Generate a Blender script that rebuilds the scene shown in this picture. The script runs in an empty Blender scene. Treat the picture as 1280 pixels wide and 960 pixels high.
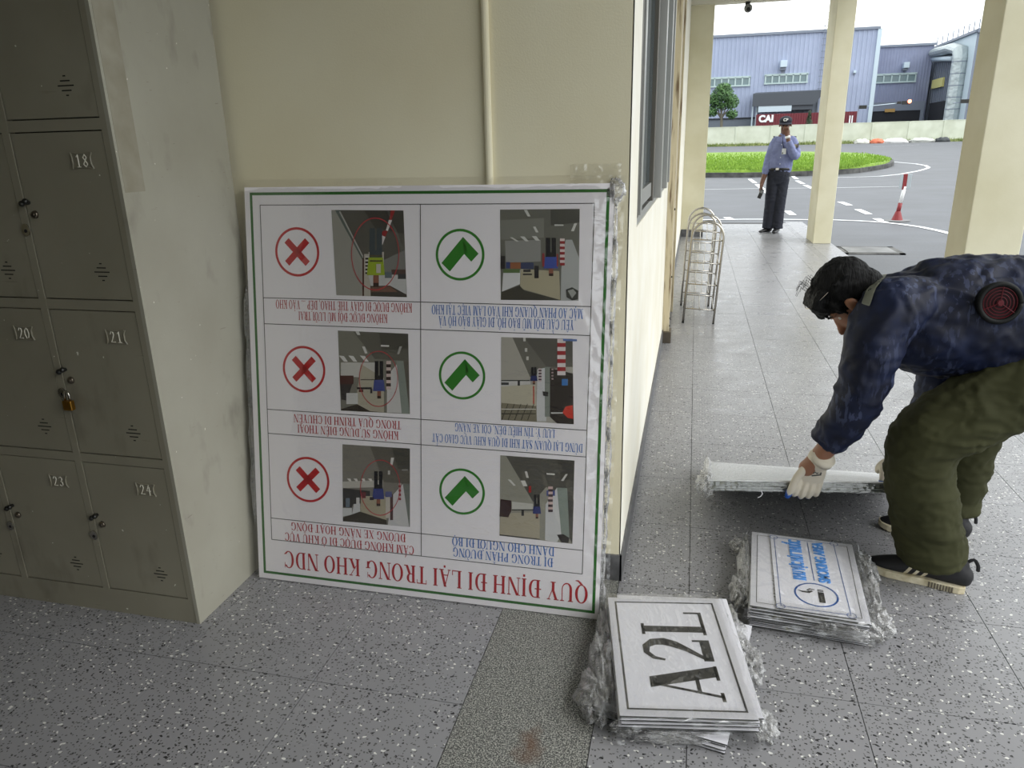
import bpy, bmesh, math, random, unicodedata
from mathutils import Vector as V, Matrix, noise
random.seed(7)
S = bpy.context.scene
COL = S.collection
# ------------------------------------------------------------------ camera
CAMH = 1.45
RX = V((0.97207677, 0.23364304, -0.02185585))      # camera x (image right) in world
RD = V((0.05145559, -0.30309552, -0.95156998))     # image down in world
RF = V((-0.22895211, 0.92387447, -0.30665435))     # view direction
cam = bpy.data.objects.new('camera', bpy.data.cameras.new('camera'))
COL.objects.link(cam)
m = Matrix(((RX.x, -RD.x, -RF.x, 0), (RX.y, -RD.y, -RF.y, 0), (RX.z, -RD.z, -RF.z, CAMH), (0, 0, 0, 1)))
cam.matrix_world = m
cam.data.sensor_width = 36
cam.data.lens = 912 * 36 / 1280
cam.data.clip_start = .05
cam.data.clip_end = 1000
S.camera = cam
# ------------------------------------------------------------------ world
def lin(c): return c / 12.92 if c <= .04045 else ((c + .055) / 1.055) ** 2.4
def rgb(r, g, b): return (lin(r / 255), lin(g / 255), lin(b / 255), 1)
W = bpy.data.worlds.new('overcast'); S.world = W; W.use_nodes = True
wt = W.node_tree; wt.nodes.clear()
def nd(t, k, **kw):
    n = t.nodes.new(k)
    for a, b in kw.items(): setattr(n, a, b)
    return n
wo = nd(wt, 'ShaderNodeOutputWorld'); wb = nd(wt, 'ShaderNodeBackground')
tc = nd(wt, 'ShaderNodeTexCoord'); mp = nd(wt, 'ShaderNodeMapping'); mp.inputs['Scale'].default_value = (2, 2, 7)
wn = nd(wt, 'ShaderNodeTexNoise'); wn.inputs['Scale'].default_value = 2.2; wn.inputs['Detail'].default_value = 6
wr = nd(wt, 'ShaderNodeValToRGB')
wr.color_ramp.elements[0].position = .35; wr.color_ramp.elements[0].color = (.82, .87, .89, 1)
wr.color_ramp.elements[1].position = .62; wr.color_ramp.elements[1].color = (.96, .995, 1.0, 1)
for a, b in ((tc.outputs['Generated'], mp.inputs['Vector']), (mp.outputs[0], wn.inputs['Vector']), (wn.outputs['Fac'], wr.inputs[0]), (wr.outputs[0], wb.inputs[0]), (wb.outputs[0], wo.inputs[0])):
    wt.links.new(a, b)
wb.inputs[1].default_value = 1.0
sun = bpy.data.objects.new('sun', bpy.data.lights.new('sun', 'SUN')); COL.objects.link(sun)   # bright part of the overcast, low on the open right side
sun.data.energy = 1.15; sun.data.angle = math.radians(55); sun.data.color = (1, .985, .96)
sun.rotation_euler = V((-.80, .26, -.80)).to_track_quat('-Z', 'Y').to_euler()
S.view_settings.view_transform = 'Standard'; S.view_settings.look = 'None'; S.view_settings.gamma = 1
S.view_settings.exposure = 1.05
S.cycles.max_bounces = 8; S.cycles.diffuse_bounces = 5; S.cycles.transparent_max_bounces = 16
S.cycles.glossy_bounces = 3; S.cycles.caustics_reflective = False; S.cycles.caustics_refractive = False
# ------------------------------------------------------------------ measuring helpers (photo pixel -> point at a real depth)
def ray(x, y): return (RX * (x - 640) + RD * (y - 480) + RF * 912)
O = V((0, 0, CAMH))
def P(x, y, Y): r = ray(x, y); return O + r * (Y / r.y)
def PX(x, y, X): r = ray(x, y); return O + r * (X / r.x)
def G(x, y, z=0.0): r = ray(x, y); return O + r * ((z - CAMH) / r.z)
def yz(Y): return -.12 + .01 * (Y - 16) if Y > 16 else -.12   # the yard rises gently away from the building
def GY(x, y):
    r = ray(x, y); t = (-.28 - CAMH) / (r.z - .01 * r.y); p = O + r * t
    return p if p.y > 16 else G(x, y, -.12)
# ------------------------------------------------------------------ materials
MATS = {}
def mat(name, col, rough=.6, metal=0, spec=.5, fn=None, **kw):
    if name in MATS: return MATS[name]
    m = bpy.data.materials.new(name); m.use_nodes = True; t = m.node_tree
    b = t.nodes['Principled BSDF']
    b.inputs['Base Color'].default_value = col; b.inputs['Roughness'].default_value = rough
    b.inputs['Metallic'].default_value = metal; b.inputs['Specular IOR Level'].default_value = spec
    for k, v in kw.items(): b.inputs[k.replace('_', ' ')].default_value = v
    if fn: fn(t, b)
    MATS[name] = m
    return m
def pos(t): return nd(t, 'ShaderNodeNewGeometry').outputs['Position']
def ramp(t, fac, stops, interp='LINEAR'):
    r = nd(t, 'ShaderNodeValToRGB'); r.color_ramp.interpolation = interp; e = r.color_ramp.elements
    while len(e) < len(stops): e.new(.5)
    for i, (p, c) in enumerate(stops): e[i].position = p; e[i].color = c
    t.links.new(fac, r.inputs[0]); return r.outputs[0]
def noi(t, vec, scale, detail=3, sc=None, rot=None):
    if sc or rot:
        mp = nd(t, 'ShaderNodeMapping'); t.links.new(vec, mp.inputs[0]); vec = mp.outputs[0]
        if sc: mp.inputs['Scale'].default_value = sc
        if rot: mp.inputs['Rotation'].default_value = rot
    n = nd(t, 'ShaderNodeTexNoise'); n.inputs['Scale'].default_value = scale; n.inputs['Detail'].default_value = detail
    t.links.new(vec, n.inputs['Vector']); return n.outputs['Fac']
def mix(t, fac, a, b, mode='MIX'):
    n = nd(t, 'ShaderNodeMix', data_type='RGBA', blend_type=mode)
    for k, v in ((0, fac), (6, a), (7, b)):
        if hasattr(v, 'links') or hasattr(v, 'is_linked'): t.links.new(v, n.inputs[k])
        else: n.inputs[k].default_value = v
    return n.outputs[2]
def mth(t, op, a, b=None, c=None):
    n = nd(t, 'ShaderNodeMath', operation=op)
    for k, v in enumerate((a, b, c)):
        if v is None: continue
        if hasattr(v, 'is_linked'): t.links.new(v, n.inputs[k])
        else: n.inputs[k].default_value = v
    return n.outputs[0]
def bump(t, b, h, strength=.3, dist=.002):
    n = nd(t, 'ShaderNodeBump'); n.inputs['Strength'].default_value = strength; n.inputs['Distance'].default_value = dist
    t.links.new(h, n.inputs['Height']); t.links.new(n.outputs[0], b.inputs['Normal'])
def mottled(c1, c2, scale=3, bs=0, bscale=60, lo=.35, hi=.65, **kw):
    def f(t, b):
        p = pos(t); t.links.new(ramp(t, noi(t, p, scale, 5, **kw), [(lo, c1), (hi, c2)]), b.inputs['Base Color'])
        if bs: bump(t, b, noi(t, p, bscale, 4), bs)
    return f
def chips(t, vec, scale, thr, amount, seed):
    mp = nd(t, 'ShaderNodeMapping'); mp.inputs['Location'].default_value = (seed, seed * .7, 0); t.links.new(vec, mp.inputs[0])
    w = nd(t, 'ShaderNodeTexNoise'); w.inputs['Scale'].default_value = scale * .8; w.inputs['Detail'].default_value = 1
    t.links.new(mp.outputs[0], w.inputs['Vector'])
    add = nd(t, 'ShaderNodeVectorMath', operation='MULTIPLY_ADD'); t.links.new(w.outputs['Color'], add.inputs[0])
    add.inputs[1].default_value = (1.6 / scale, .9 / scale, 0); t.links.new(mp.outputs[0], add.inputs[2])
    v = nd(t, 'ShaderNodeTexVoronoi'); v.inputs['Scale'].default_value = scale; v.voronoi_dimensions = '2D'
    t.links.new(add.outputs[0], v.inputs['Vector'])
    sep = nd(t, 'ShaderNodeSeparateColor'); t.links.new(v.outputs['Color'], sep.inputs[0])
    near = mth(t, 'LESS_THAN', v.outputs['Distance'], thr)
    pick = mth(t, 'LESS_THAN', sep.outputs[0], amount)
    return mth(t, 'MULTIPLY', near, pick)
def vinyl(base):
    def f(t, b):
        p = pos(t)
        big = ramp(t, noi(t, p, 1.3, 4), [(.3, base), (.7, tuple(x * 1.12 for x in base[:3]) + (1,))])
        c = mix(t, chips(t, p, 68, .22, .22, 3.1), big, rgb(46, 46, 48))
        c = mix(t, chips(t, p, 64, .21, .15, 9.7), c, rgb(222, 222, 218))
        c = mix(t, chips(t, p, 110, .25, .40, 17.7), c, rgb(88, 88, 88))
        t.links.new(c, b.inputs['Base Color'])
        t.links.new(ramp(t, noi(t, p, 6, 5), [(.3, (.25,) * 3 + (1,)), (.7, (.38,) * 3 + (1,))]), b.inputs['Roughness'])
        bump(t, b, noi(t, p, 300, 2), .12, .0006)
    return f
M_tile = mat('vinyl_tile', rgb(150, 150, 152), .36, fn=vinyl(rgb(140, 140, 143)))
M_grout = mat('tile_joint', rgb(62, 62, 62), .8)
def granite(t, b):
    p = pos(t)
    c = ramp(t, noi(t, p, 260, 3), [(.36, rgb(50, 51, 50)), (.5, rgb(112, 113, 110)), (.64, rgb(186, 186, 178))])
    sep = nd(t, 'ShaderNodeSeparateXYZ'); t.links.new(p, sep.inputs[0])
    # a rust stain, elliptical, centred on the threshold
    dx = mth(t, 'MULTIPLY', mth(t, 'ADD', sep.outputs[0], .335), 9.5); dy = mth(t, 'MULTIPLY', mth(t, 'ADD', sep.outputs[1], -1.44), 5.0)
    d = mth(t, 'SQRT', mth(t, 'ADD', mth(t, 'MULTIPLY', dx, dx), mth(t, 'MULTIPLY', dy, dy)))
    d = mth(t, 'ADD', d, mth(t, 'MULTIPLY', noi(t, p, 14, 4), 1.2))
    s = ramp(t, d, [(.55, (.8,) * 3 + (1,)), (1.0, (0, 0, 0, 1))])
    c = mix(t, s, c, rgb(96, 62, 36)); t.links.new(c, b.inputs['Base Color'])
M_granite = mat('granite', rgb(110, 110, 104), .45, fn=granite)
M_wall = mat('cream_wall', rgb(226, 220, 186), .75, fn=mottled(rgb(222, 214, 184), rgb(230, 224, 197), 1.6, .25, 180))
M_wallw = mat('white_wall', rgb(240, 236, 222), .75, fn=mottled(rgb(236, 231, 214), rgb(246, 243, 232), 3, .2, 120))
M_pier = mat('pillar_paint', rgb(226, 218, 180), .7, fn=mottled(rgb(212, 206, 176), rgb(224, 219, 193), 2.2, .2, 90))
M_ceil = mat('ceiling_paint', rgb(225, 222, 208), .85, fn=mottled(rgb(220, 216, 200), rgb(230, 228, 216), 2))
M_dark = mat('void_shade', rgb(16, 15, 13), .9)  # near-black for small openings, their inner shade put into the colour
M_base = mat('grey_skirting', rgb(92, 92, 92), .5, fn=mottled(rgb(82, 82, 84), rgb(104, 104, 106), 30))
def lockerf(c1, c2, tape=False):
    def f(t, b):
        p = pos(t)
        c = ramp(t, noi(t, p, 2.6, 6), [(.3, c1), (.7, c2)])
        sm = ramp(t, noi(t, p, 9, 6, sc=(1, 1, .5)), [(.60, (0, 0, 0, 1)), (.74, (.35,) * 3 + (1,))])
        c = mix(t, sm, c, rgb(78, 72, 62))
        sc = ramp(t, noi(t, p, 5, 7, sc=(1, 4, 26), rot=(.5, 0, 0)), [(.71, (0, 0, 0, 1)), (.73, (.4,) * 3 + (1,))])
        c = mix(t, sc, c, rgb(100, 92, 78))
        sp = ramp(t, noi(t, p, 70, 1), [(.80, (0, 0, 0, 1)), (.82, (.9,) * 3 + (1,))])
        c = mix(t, sp, c, rgb(226, 224, 212)); t.links.new(c, b.inputs['Base Color'])
        bump(t, b, noi(t, p, 8, 3), .15, .01)
    return f
M_lock = mat('locker_paint', rgb(150, 148, 132), .48, fn=lockerf(rgb(134, 130, 114), rgb(148, 144, 128)))
M_lockside = mat('lit_side_locker_paint', rgb(178, 178, 164), .45, fn=lockerf(rgb(154, 151, 137), rgb(168, 166, 153)))  # lighter copy of the locker paint, light on the sides put in
M_patch = mat('old_tape_mark', rgb(150, 142, 120), .6, fn=mottled(rgb(140, 135, 118), rgb(160, 156, 141), 9))
M_plate = mat('pressed_plate', rgb(132, 128, 112), .42)
M_chalk = mat('white_marker', rgb(222, 220, 206), .7)
M_blk = mat('black_knob', rgb(38, 38, 36), .3, .3)
M_knob = mat('worn_knob', rgb(112, 104, 92), .3, .8)
M_steel = mat('stainless_steel', rgb(196, 192, 184), .26, 1)
M_brass = mat('brass', rgb(178, 132, 58), .32, 1)
M_alu = mat('aluminium', rgb(166, 166, 162), .38, .7)
M_aludk = mat('aluminium_shade', rgb(96, 92, 84), .5, .4)  # darker copy of the aluminium, with shade put into the colour
M_white = mat('white_sheet', rgb(247, 243, 247), .35)
M_whites = mat('white_sign_face', rgb(232, 232, 240), .3)
M_green = mat('green_ink', rgb(48, 128, 40), .4)
M_greenl = mat('green_line', rgb(40, 104, 36), .4)
M_red = mat('red_ink', rgb(190, 32, 40), .4)
M_redt = mat('red_lettering', rgb(178, 24, 36), .4)
M_blue = mat('blue_lettering', rgb(24, 104, 190), .4)
M_black = mat('black_ink', rgb(34, 32, 32), .4)
M_line = mat('thin_black_line', rgb(60, 56, 58), .4)
M_bluesg = mat('light_blue_lettering', rgb(84, 142, 210), .4)
M_bluedk = mat('blue_frame_line', rgb(36, 82, 150), .4)
M_edge = mat('sheet_edge', rgb(84, 86, 84), .4, .4)
M_edge2 = mat('dark_sheet_edge', rgb(42, 44, 42), .45, .3)
def film(name, gloss, white, bscale=30, col=(.95, .96, .97, 1), rough=.16, bs=.8, base=.015):
    m = bpy.data.materials.new(name); m.use_nodes = True; t = m.node_tree; t.nodes.clear()
    o = nd(t, 'ShaderNodeOutputMaterial'); tr = nd(t, 'ShaderNodeBsdfTransparent'); gl = nd(t, 'ShaderNodeBsdfGlossy'); df = nd(t, 'ShaderNodeBsdfDiffuse')
    tl = nd(t, 'ShaderNodeBsdfTranslucent')
    gl.inputs['Roughness'].default_value = rough; gl.inputs['Color'].default_value = (1, 1, 1, 1); df.inputs[0].default_value = col; tl.inputs[0].default_value = col
    p = pos(t)
    bm = nd(t, 'ShaderNodeBump'); bm.inputs['Strength'].default_value = bs; bm.inputs['Distance'].default_value = .01
    t.links.new(noi(t, p, bscale, 4, sc=(1, 1, 2.2), rot=(.3, .5, .4)), bm.inputs['Height'])
    t.links.new(bm.outputs[0], gl.inputs['Normal'])
    lw = nd(t, 'ShaderNodeLayerWeight'); lw.inputs['Blend'].default_value = .35; t.links.new(bm.outputs[0], lw.inputs['Normal'])
    a = nd(t, 'ShaderNodeMixShader'); b = nd(t, 'ShaderNodeMixShader'); d2 = nd(t, 'ShaderNodeMixShader')
    d2.inputs[0].default_value = .4; t.links.new(df.outputs[0], d2.inputs[1]); t.links.new(tl.outputs[0], d2.inputs[2])
    t.links.new(mth(t, 'MULTIPLY', lw.outputs['Facing'], white), a.inputs[0]); t.links.new(tr.outputs[0], a.inputs[1]); t.links.new(d2.outputs[0], a.inputs[2])
    t.links.new(mth(t, 'MINIMUM', mth(t, 'ADD', mth(t, 'MULTIPLY', lw.outputs['Fresnel'], gloss), base), .9), b.inputs[0]); t.links.new(a.outputs[0], b.inputs[1]); t.links.new(gl.outputs[0], b.inputs[2])
    t.links.new(b.outputs[0], o.inputs[0]); return m
M_film = film('clear_stretch_film', .18, .05, 26, rough=.07, bs=.22, base=.08)
M_crum = film('crumpled_film', 1.3, 1.0, 50, col=(1, 1, 1, 1), rough=.12)
# ------------------------------------------------------------------ mesh helpers
def link(name, me, parent=None, mats=()):
    o = bpy.data.objects.new(name, me); COL.objects.link(o)
    if parent is not None: o.parent = parent
    for m_ in mats: me.materials.append(m_)
    return o
def tag(o, label=None, cat=None, group=None, kind=None):
    if label: o['label'] = label
    if cat: o['category'] = cat
    if group: o['group'] = group
    if kind: o['kind'] = kind
    return o
def empty(name, loc, label=None, cat=None, group=None, rot=(0, 0, 0), parent=None):
    o = bpy.data.objects.new(name, None); COL.objects.link(o); o.location = loc; o.rotation_euler = rot
    o.empty_display_size = .1
    if parent is not None: o.parent = parent
    return tag(o, label, cat, group)
class B:
    def __init__(s): s.bm = bmesh.new()
    def box(s, x0, x1, y0, y1, z0, z1, mi=0):
        vs = [s.bm.verts.new(c) for c in ((x0, y0, z0), (x1, y0, z0), (x1, y1, z0), (x0, y1, z0), (x0, y0, z1), (x1, y0, z1), (x1, y1, z1), (x0, y1, z1))]
        for f in ((3, 2, 1, 0), (4, 5, 6, 7), (0, 1, 5, 4), (1, 2, 6, 5), (2, 3, 7, 6), (3, 0, 4, 7)):
            s.bm.faces.new([vs[i] for i in f]).material_index = mi
        return s
    def hexa(s, bot, top, mi=0):
        vs = [s.bm.verts.new(c) for c in list(bot) + list(top)]; n = len(bot)
        s.bm.faces.new(vs[:n][::-1]).material_index = mi; s.bm.faces.new(vs[n:]).material_index = mi
        for i in range(n): s.bm.faces.new((vs[i], vs[(i + 1) % n], vs[n + (i + 1) % n], vs[n + i])).material_index = mi
        return s
    def poly(s, pts, mi=0):
        f = s.bm.faces.new([s.bm.verts.new(p) for p in pts]); f.material_index = mi; return s
    def loft(s, pts, rad, ref=V((0, 0, 1)), seg=14, caps=True, sub=1, mi=0):
        pts = [V(p) for p in pts]; rad = [(r, r) if not isinstance(r, (tuple, list)) else r for r in rad]
        if sub > 1:
            n = len(pts); q = []; rr = []
            for i in range(n - 1):
                p0, p1, p2, p3 = pts[max(i - 1, 0)], pts[i], pts[i + 1], pts[min(i + 2, n - 1)]
                r0, r1, r2, r3 = rad[max(i - 1, 0)], rad[i], rad[i + 1], rad[min(i + 2, n - 1)]
                for k in range(sub):
                    u = k / sub; f = lambda a, b, c, d: .5 * (2 * b + (c - a) * u + (2 * a - 5 * b + 4 * c - d) * u * u + (3 * b - a - 3 * c + d) * u ** 3)
                    q.append(V([f(p0[j], p1[j], p2[j], p3[j]) for j in range(3)])); rr.append(tuple(f(r0[j], r1[j], r2[j], r3[j]) for j in (0, 1)))
            q.append(pts[-1]); rr.append(rad[-1]); pts, rad = q, rr
        T = []
        for i in range(len(pts)): T.append((pts[min(i + 1, len(pts) - 1)] - pts[max(i - 1, 0)]).normalized())
        if caps:
            def cap(p, t, r, sgn):
                m_ = (r[0] + r[1]) / 2
                return [(p + t * sgn * m_ * math.sin(a), (r[0] * math.cos(a), r[1] * math.cos(a))) for a in (.45, .9, 1.3)]
            h_ = cap(pts[0], T[0], rad[0], -1); e_ = cap(pts[-1], T[-1], rad[-1], 1)
            if caps == 'start': e_ = []
            pts = [a for a, _ in h_[::-1]] + pts + [a for a, _ in e_]; rad = [b for _, b in h_[::-1]] + rad + [b for _, b in e_]
            T = [T[0]] * 3 + T + [T[-1]] * len(e_)
        rings = []
        side = T[0].cross(ref)
        if side.length < .01: side = T[0].orthogonal()
        side.normalize()
        for p, t, r in zip(pts, T, rad):
            side = (side - t * side.dot(t)).normalized(); oth = side.cross(t)
            rings.append([s.bm.verts.new(p + side * (r[0] * math.cos(a)) + oth * (r[1] * math.sin(a))) for a in (2 * math.pi * k / seg for k in range(seg))])
        for a, b in zip(rings, rings[1:]):
            for k in range(seg):
                f = s.bm.faces.new((a[k], a[(k + 1) % seg], b[(k + 1) % seg], b[k])); f.material_index = mi
        s.bm.faces.new(rings[0][::-1]).material_index = mi; s.bm.faces.new(rings[-1]).material_index = mi
        return s
    def tube(s, pts, r, seg=8, ref=V((0, 0, 1)), mi=0, sub=1): return s.loft(pts, [r] * len(pts), ref, seg, False, sub, mi)
    def ball(s, c, r, axes=None, seg=20, mi=0):
        r = r if isinstance(r, (tuple, list)) else (r, r, r); ax = axes or (V((1, 0, 0)), V((0, 1, 0)), V((0, 0, 1))); c = V(c)
        def pt(th, ph): return c + ax[0] * (r[0] * math.sin(th) * math.cos(ph)) + ax[1] * (r[1] * math.sin(th) * math.sin(ph)) + ax[2] * (r[2] * math.cos(th))
        n = seg // 2; rings = [[s.bm.verts.new(pt(math.pi * i / n, 2 * math.pi * k / seg)) for k in range(seg)] for i in range(1, n)]
        t_ = s.bm.verts.new(pt(0, 0)); b_ = s.bm.verts.new(pt(math.pi, 0))
        for a, b in zip(rings, rings[1:]):
            for k in range(seg): s.bm.faces.new((a[k], b[k], b[(k + 1) % seg], a[(k + 1) % seg])).material_index = mi
        for k in range(seg):
            s.bm.faces.new((t_, rings[0][k], rings[0][(k + 1) % seg])).material_index = mi
            s.bm.faces.new((b_, rings[-1][(k + 1) % seg], rings[-1][k])).material_index = mi
        return s
    def cyl(s, p0, p1, r, seg=20, r2=None, mi=0): return s.loft([p0, p1], [r, r2 if r2 is not None else r], V((.13, .31, .94)), seg, False, 1, mi)
    def go(s, name, mats, parent=None, smooth=False, bevel=0, recalc=True):
        if recalc: bmesh.ops.recalc_face_normals(s.bm, faces=s.bm.faces)
        if bevel: bmesh.ops.bevel(s.bm, geom=[e for e in s.bm.edges], offset=bevel, segments=2, affect='EDGES', profile=.5)
        me = bpy.data.meshes.new(name); s.bm.to_mesh(me); s.bm.free()
        if not isinstance(mats, (list, tuple)): mats = (mats,)
        for m_ in mats: me.materials.append(m_)
        if smooth:
            for p in me.polygons: p.use_smooth = True
        return link(name, me, parent)
def remesh(b, name, mats, parent=None, voxel=.008, smooth=6, disp=None, shrink=None):
    bmesh.ops.recalc_face_normals(b.bm, faces=b.bm.faces)
    me = bpy.data.meshes.new('tmp'); b.bm.to_mesh(me); b.bm.free(); o = bpy.data.objects.new('tmp', me); COL.objects.link(o)
    r = o.modifiers.new('r', 'REMESH'); r.mode = 'VOXEL'; r.voxel_size = voxel
    if smooth: q = o.modifiers.new('s', 'SMOOTH'); q.factor = .5; q.iterations = smooth
    dg = bpy.context.evaluated_depsgraph_get(); ev = o.evaluated_get(dg); out = bpy.data.meshes.new_from_object(ev)
    bpy.data.objects.remove(o); out.name = name
    if disp:
        nn = [v.normal.copy() for v in out.vertices]
        for v, n in zip(out.vertices, nn): v.co += n * disp(v.co)
    out.materials.clear()
    for m_ in (mats if isinstance(mats, (list, tuple)) else (mats,)): out.materials.append(m_)
    for p in out.polygons: p.use_smooth = True
    return link(name, out, parent)
def cpy(o, parent=None):
    c = o.copy(); COL.objects.link(c); c.parent = parent
    for k in list(CH.get(o.name, [])) or [x for x in o.children]: cpy(k, c)
    return c
CH = {}
# ------------------------------------------------------------------ serif lettering (flat polygons, cap height 1)
TK, TN, SF = .17, .055, .05
def _q(x0, y0, x1, y1): return [(x0, y0), (x1, y0), (x1, y1), (x0, y1)]
def stroke(pts, ws):
    out = []; N = []
    for i in range(len(pts)):
        a = pts[max(i - 1, 0)]; b = pts[min(i + 1, len(pts) - 1)]; dx, dy = b[0] - a[0], b[1] - a[1]; l = math.hypot(dx, dy) or 1; N.append((-dy / l, dx / l))
    for i in range(len(pts) - 1):
        p, q, n, k, w, v = pts[i], pts[i + 1], N[i], N[i + 1], ws[i] / 2, ws[i + 1] / 2
        out.append([(p[0] + n[0] * w, p[1] + n[1] * w), (p[0] - n[0] * w, p[1] - n[1] * w), (q[0] - k[0] * v, q[1] - k[1] * v), (q[0] + k[0] * v, q[1] + k[1] * v)])
    return out
def ring(cx, cy, rx, ry, tx, ty, a0=0, a1=360, n=24):
    out = []
    for i in range(n):
        a, b = math.radians(a0 + (a1 - a0) * i / n), math.radians(a0 + (a1 - a0) * (i + 1) / n)
        out.append([(cx + rx * math.cos(a), cy + ry * math.sin(a)), (cx + rx * math.cos(b), cy + ry * math.sin(b)), (cx + (rx - tx) * math.cos(b), cy + (ry - ty) * math.sin(b)), (cx + (rx - tx) * math.cos(a), cy + (ry - ty) * math.sin(a))])
    return out
def diag(x0, y0, x1, y1, w): return [[(x0, y0), (x0 + w, y0), (x1 + w, y1), (x1, y1)]]
def stem(x, w=TK, top=1, bot=1, e=.07):
    o = [_q(x, 0, x + w, 1)]
    if top: o.append(_q(x - e, 1 - SF, x + w + e, 1))
    if bot: o.append(_q(x - e, 0, x + w + e, SF))
    return o
def glyph(c):
    k = TK; n = TN
    if c == 'A': return diag(.06, 0, .36, 1, n) + diag(.56, 0, .28, 1, k) + [_q(.17, .3, .52, .3 + n), _q(-.01, 0, .19, SF), _q(.47, 0, .81, SF)], .82
    if c == 'B': return stem(.09) + [_q(.2, 1 - n, .4, 1), _q(.2, .5, .4, .5 + n), _q(.2, 0, .4, n)] + ring(.38, .76, .25, .24, k * .9, n, -90, 90, 12) + ring(.39, .275, .3, .275, k, n, -90, 90, 12), .76
    if c == 'C': return ring(.42, .5, .4, .52, k, n, 42, 318, 22) + [_q(.70, .68, .74, 1.0), _q(.66, .80, .74, .87), _q(.68, .14, .75, .2)], .8
    if c in 'DĐ': return stem(.09) + [_q(.2, 1 - n, .42, 1), _q(.2, 0, .42, n)] + ring(.40, .5, .38, .5, k, n, -90, 90, 16) + ([_q(-.04, .47, .38, .53)] if c == 'Đ' else []), .86
    if c == 'E': return stem(.09) + [_q(.2, 1 - n, .64, 1), _q(.2, .48, .5, .48 + n), _q(.2, 0, .66, n), _q(.60, .78, .64, 1), _q(.64, 0, .68, .24), _q(.47, .38, .51, .64)], .74
    if c == 'G': return ring(.42, .5, .4, .52, k, n, 42, 325, 22) + [_q(.70, .68, .74, 1.0), _q(.62, .05, .62 + k * .85, .42), _q(.54, .40, .86, .45)], .88
    if c == 'H': return stem(.09) + stem(.63) + [_q(.2, .48, .7, .48 + n)], .9
    if c == 'I': return stem(.1), .38
    if c == 'K': return stem(.09) + diag(.26, .40, .68, .97, n) + diag(.60, 0, .34, .57, k) + [_q(.56, .95, .82, 1), _q(.52, 0, .86, SF)], .86
    if c == 'L': return stem(.09) + [_q(.2, 0, .66, n), _q(.63, 0, .68, .28)], .74
    if c == 'M': return [_q(.1, 0, .1 + n, 1), _q(.0, 0, .25, SF), _q(.0, .95, .2, 1)] + diag(.42, .02, .13, 1, k) + diag(.46, .02, .78, 1, n) + stem(.76), 1.04
    if c == 'N': return [_q(.1, 0, .1 + n, 1), _q(.0, 0, .25, SF), _q(.0, .95, .2, 1), _q(.74, 0, .74 + n, 1), _q(.64, .95, .89, 1)] + diag(.64, 0, .1, 1, k), .92
    if c == 'O': return ring(.43, .5, .41, .52, k, n, 0, 360, 28), .86
    if c == 'Q': return ring(.43, .5, .41, .52, k, n, 0, 360, 28) + stroke([(.36, .03), (.5, -.08), (.66, -.2), (.84, -.2)], [.1, .12, .09, .03]), .88
    if c == 'P': return stem(.09) + [_q(.2, 1 - n, .4, 1), _q(.2, .44, .4, .44 + n)] + ring(.38, .72, .28, .28, k, n, -90, 90, 12), .7
    if c == 'R': return stem(.09) + [_q(.2, 1 - n, .4, 1), _q(.2, .46, .4, .46 + n)] + ring(.38, .73, .27, .27, k, n, -90, 90, 12) + diag(.56, 0, .36, .48, k) + [_q(.6, 0, .84, SF)], .84
    if c == 'S': return stroke([(.54, .72), (.5, .9), (.33, .985), (.17, .92), (.12, .78), (.2, .63), (.36, .52), (.5, .4), (.55, .24), (.48, .08), (.3, .01), (.13, .07), (.07, .28)], [.03, .05, .06, .1, .15, .18, .19, .18, .15, .1, .06, .05, .03]) + [_q(.53, .7, .57, 1), _q(.05, 0, .09, .3)], .64
    if c == 'T': return stem(.28, top=0) + [_q(.04, 1 - n, .70, 1), _q(.02, .76, .06, 1), _q(.68, .76, .72, 1)], .74
    if c == 'U': return [_q(.1, .34, .1 + k, 1), _q(.02, .95, .35, 1), _q(.72, .34, .72 + n, 1), _q(.62, .95, .88, 1)] + ring(.4375, .34, .3375, .36, k, n * 1.2, 180, 275, 10) + ring(.4375, .34, .3375, .36, n, n * 1.2, 270, 360, 10), .88
    if c == 'V': return diag(.30, 0, .08, 1, k) + diag(.38, 0, .68, 1, n) + [_q(.0, .95, .34, 1), _q(.58, .95, .82, 1)], .82
    if c == 'X': return diag(.58, 0, .1, 1, k) + diag(.08, 0, .66, 1, n) + [_q(.0, 0, .24, SF), _q(.48, 0, .84, SF), _q(.0, .95, .34, 1), _q(.56, .95, .8, 1)], .84
    if c == 'Y': return diag(.34, .42, .1, 1, k) + diag(.42, .42, .68, 1, n) + [_q(.32, 0, .32 + k, .46), _q(.24, 0, .58, SF), _q(.02, .95, .34, 1), _q(.58, .95, .8, 1)], .82
    if c == '2': return stroke([(.07, .72), (.12, .88), (.26, .98), (.42, .97), (.53, .86), (.55, .7), (.48, .54), (.34, .36), (.18, .19), (.07, .07)], [.05, .08, .09, .12, .17, .19, .17, .11, .08, .06]) + [_q(.05, 0, .55, .15), _q(.55, 0, .6, .26)], .66
    if c == ',': return [_q(.06, 0, .18, .12)] + stroke([(.15, .05), (.14, -.1), (.06, -.18)], [.07, .06, .02]), .26
    if c == '.': return [_q(.06, 0, .19, .13)], .25
    if c == ':': return [_q(.06, 0, .19, .13), _q(.06, .5, .19, .63)], .25
    return [], .3
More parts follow.
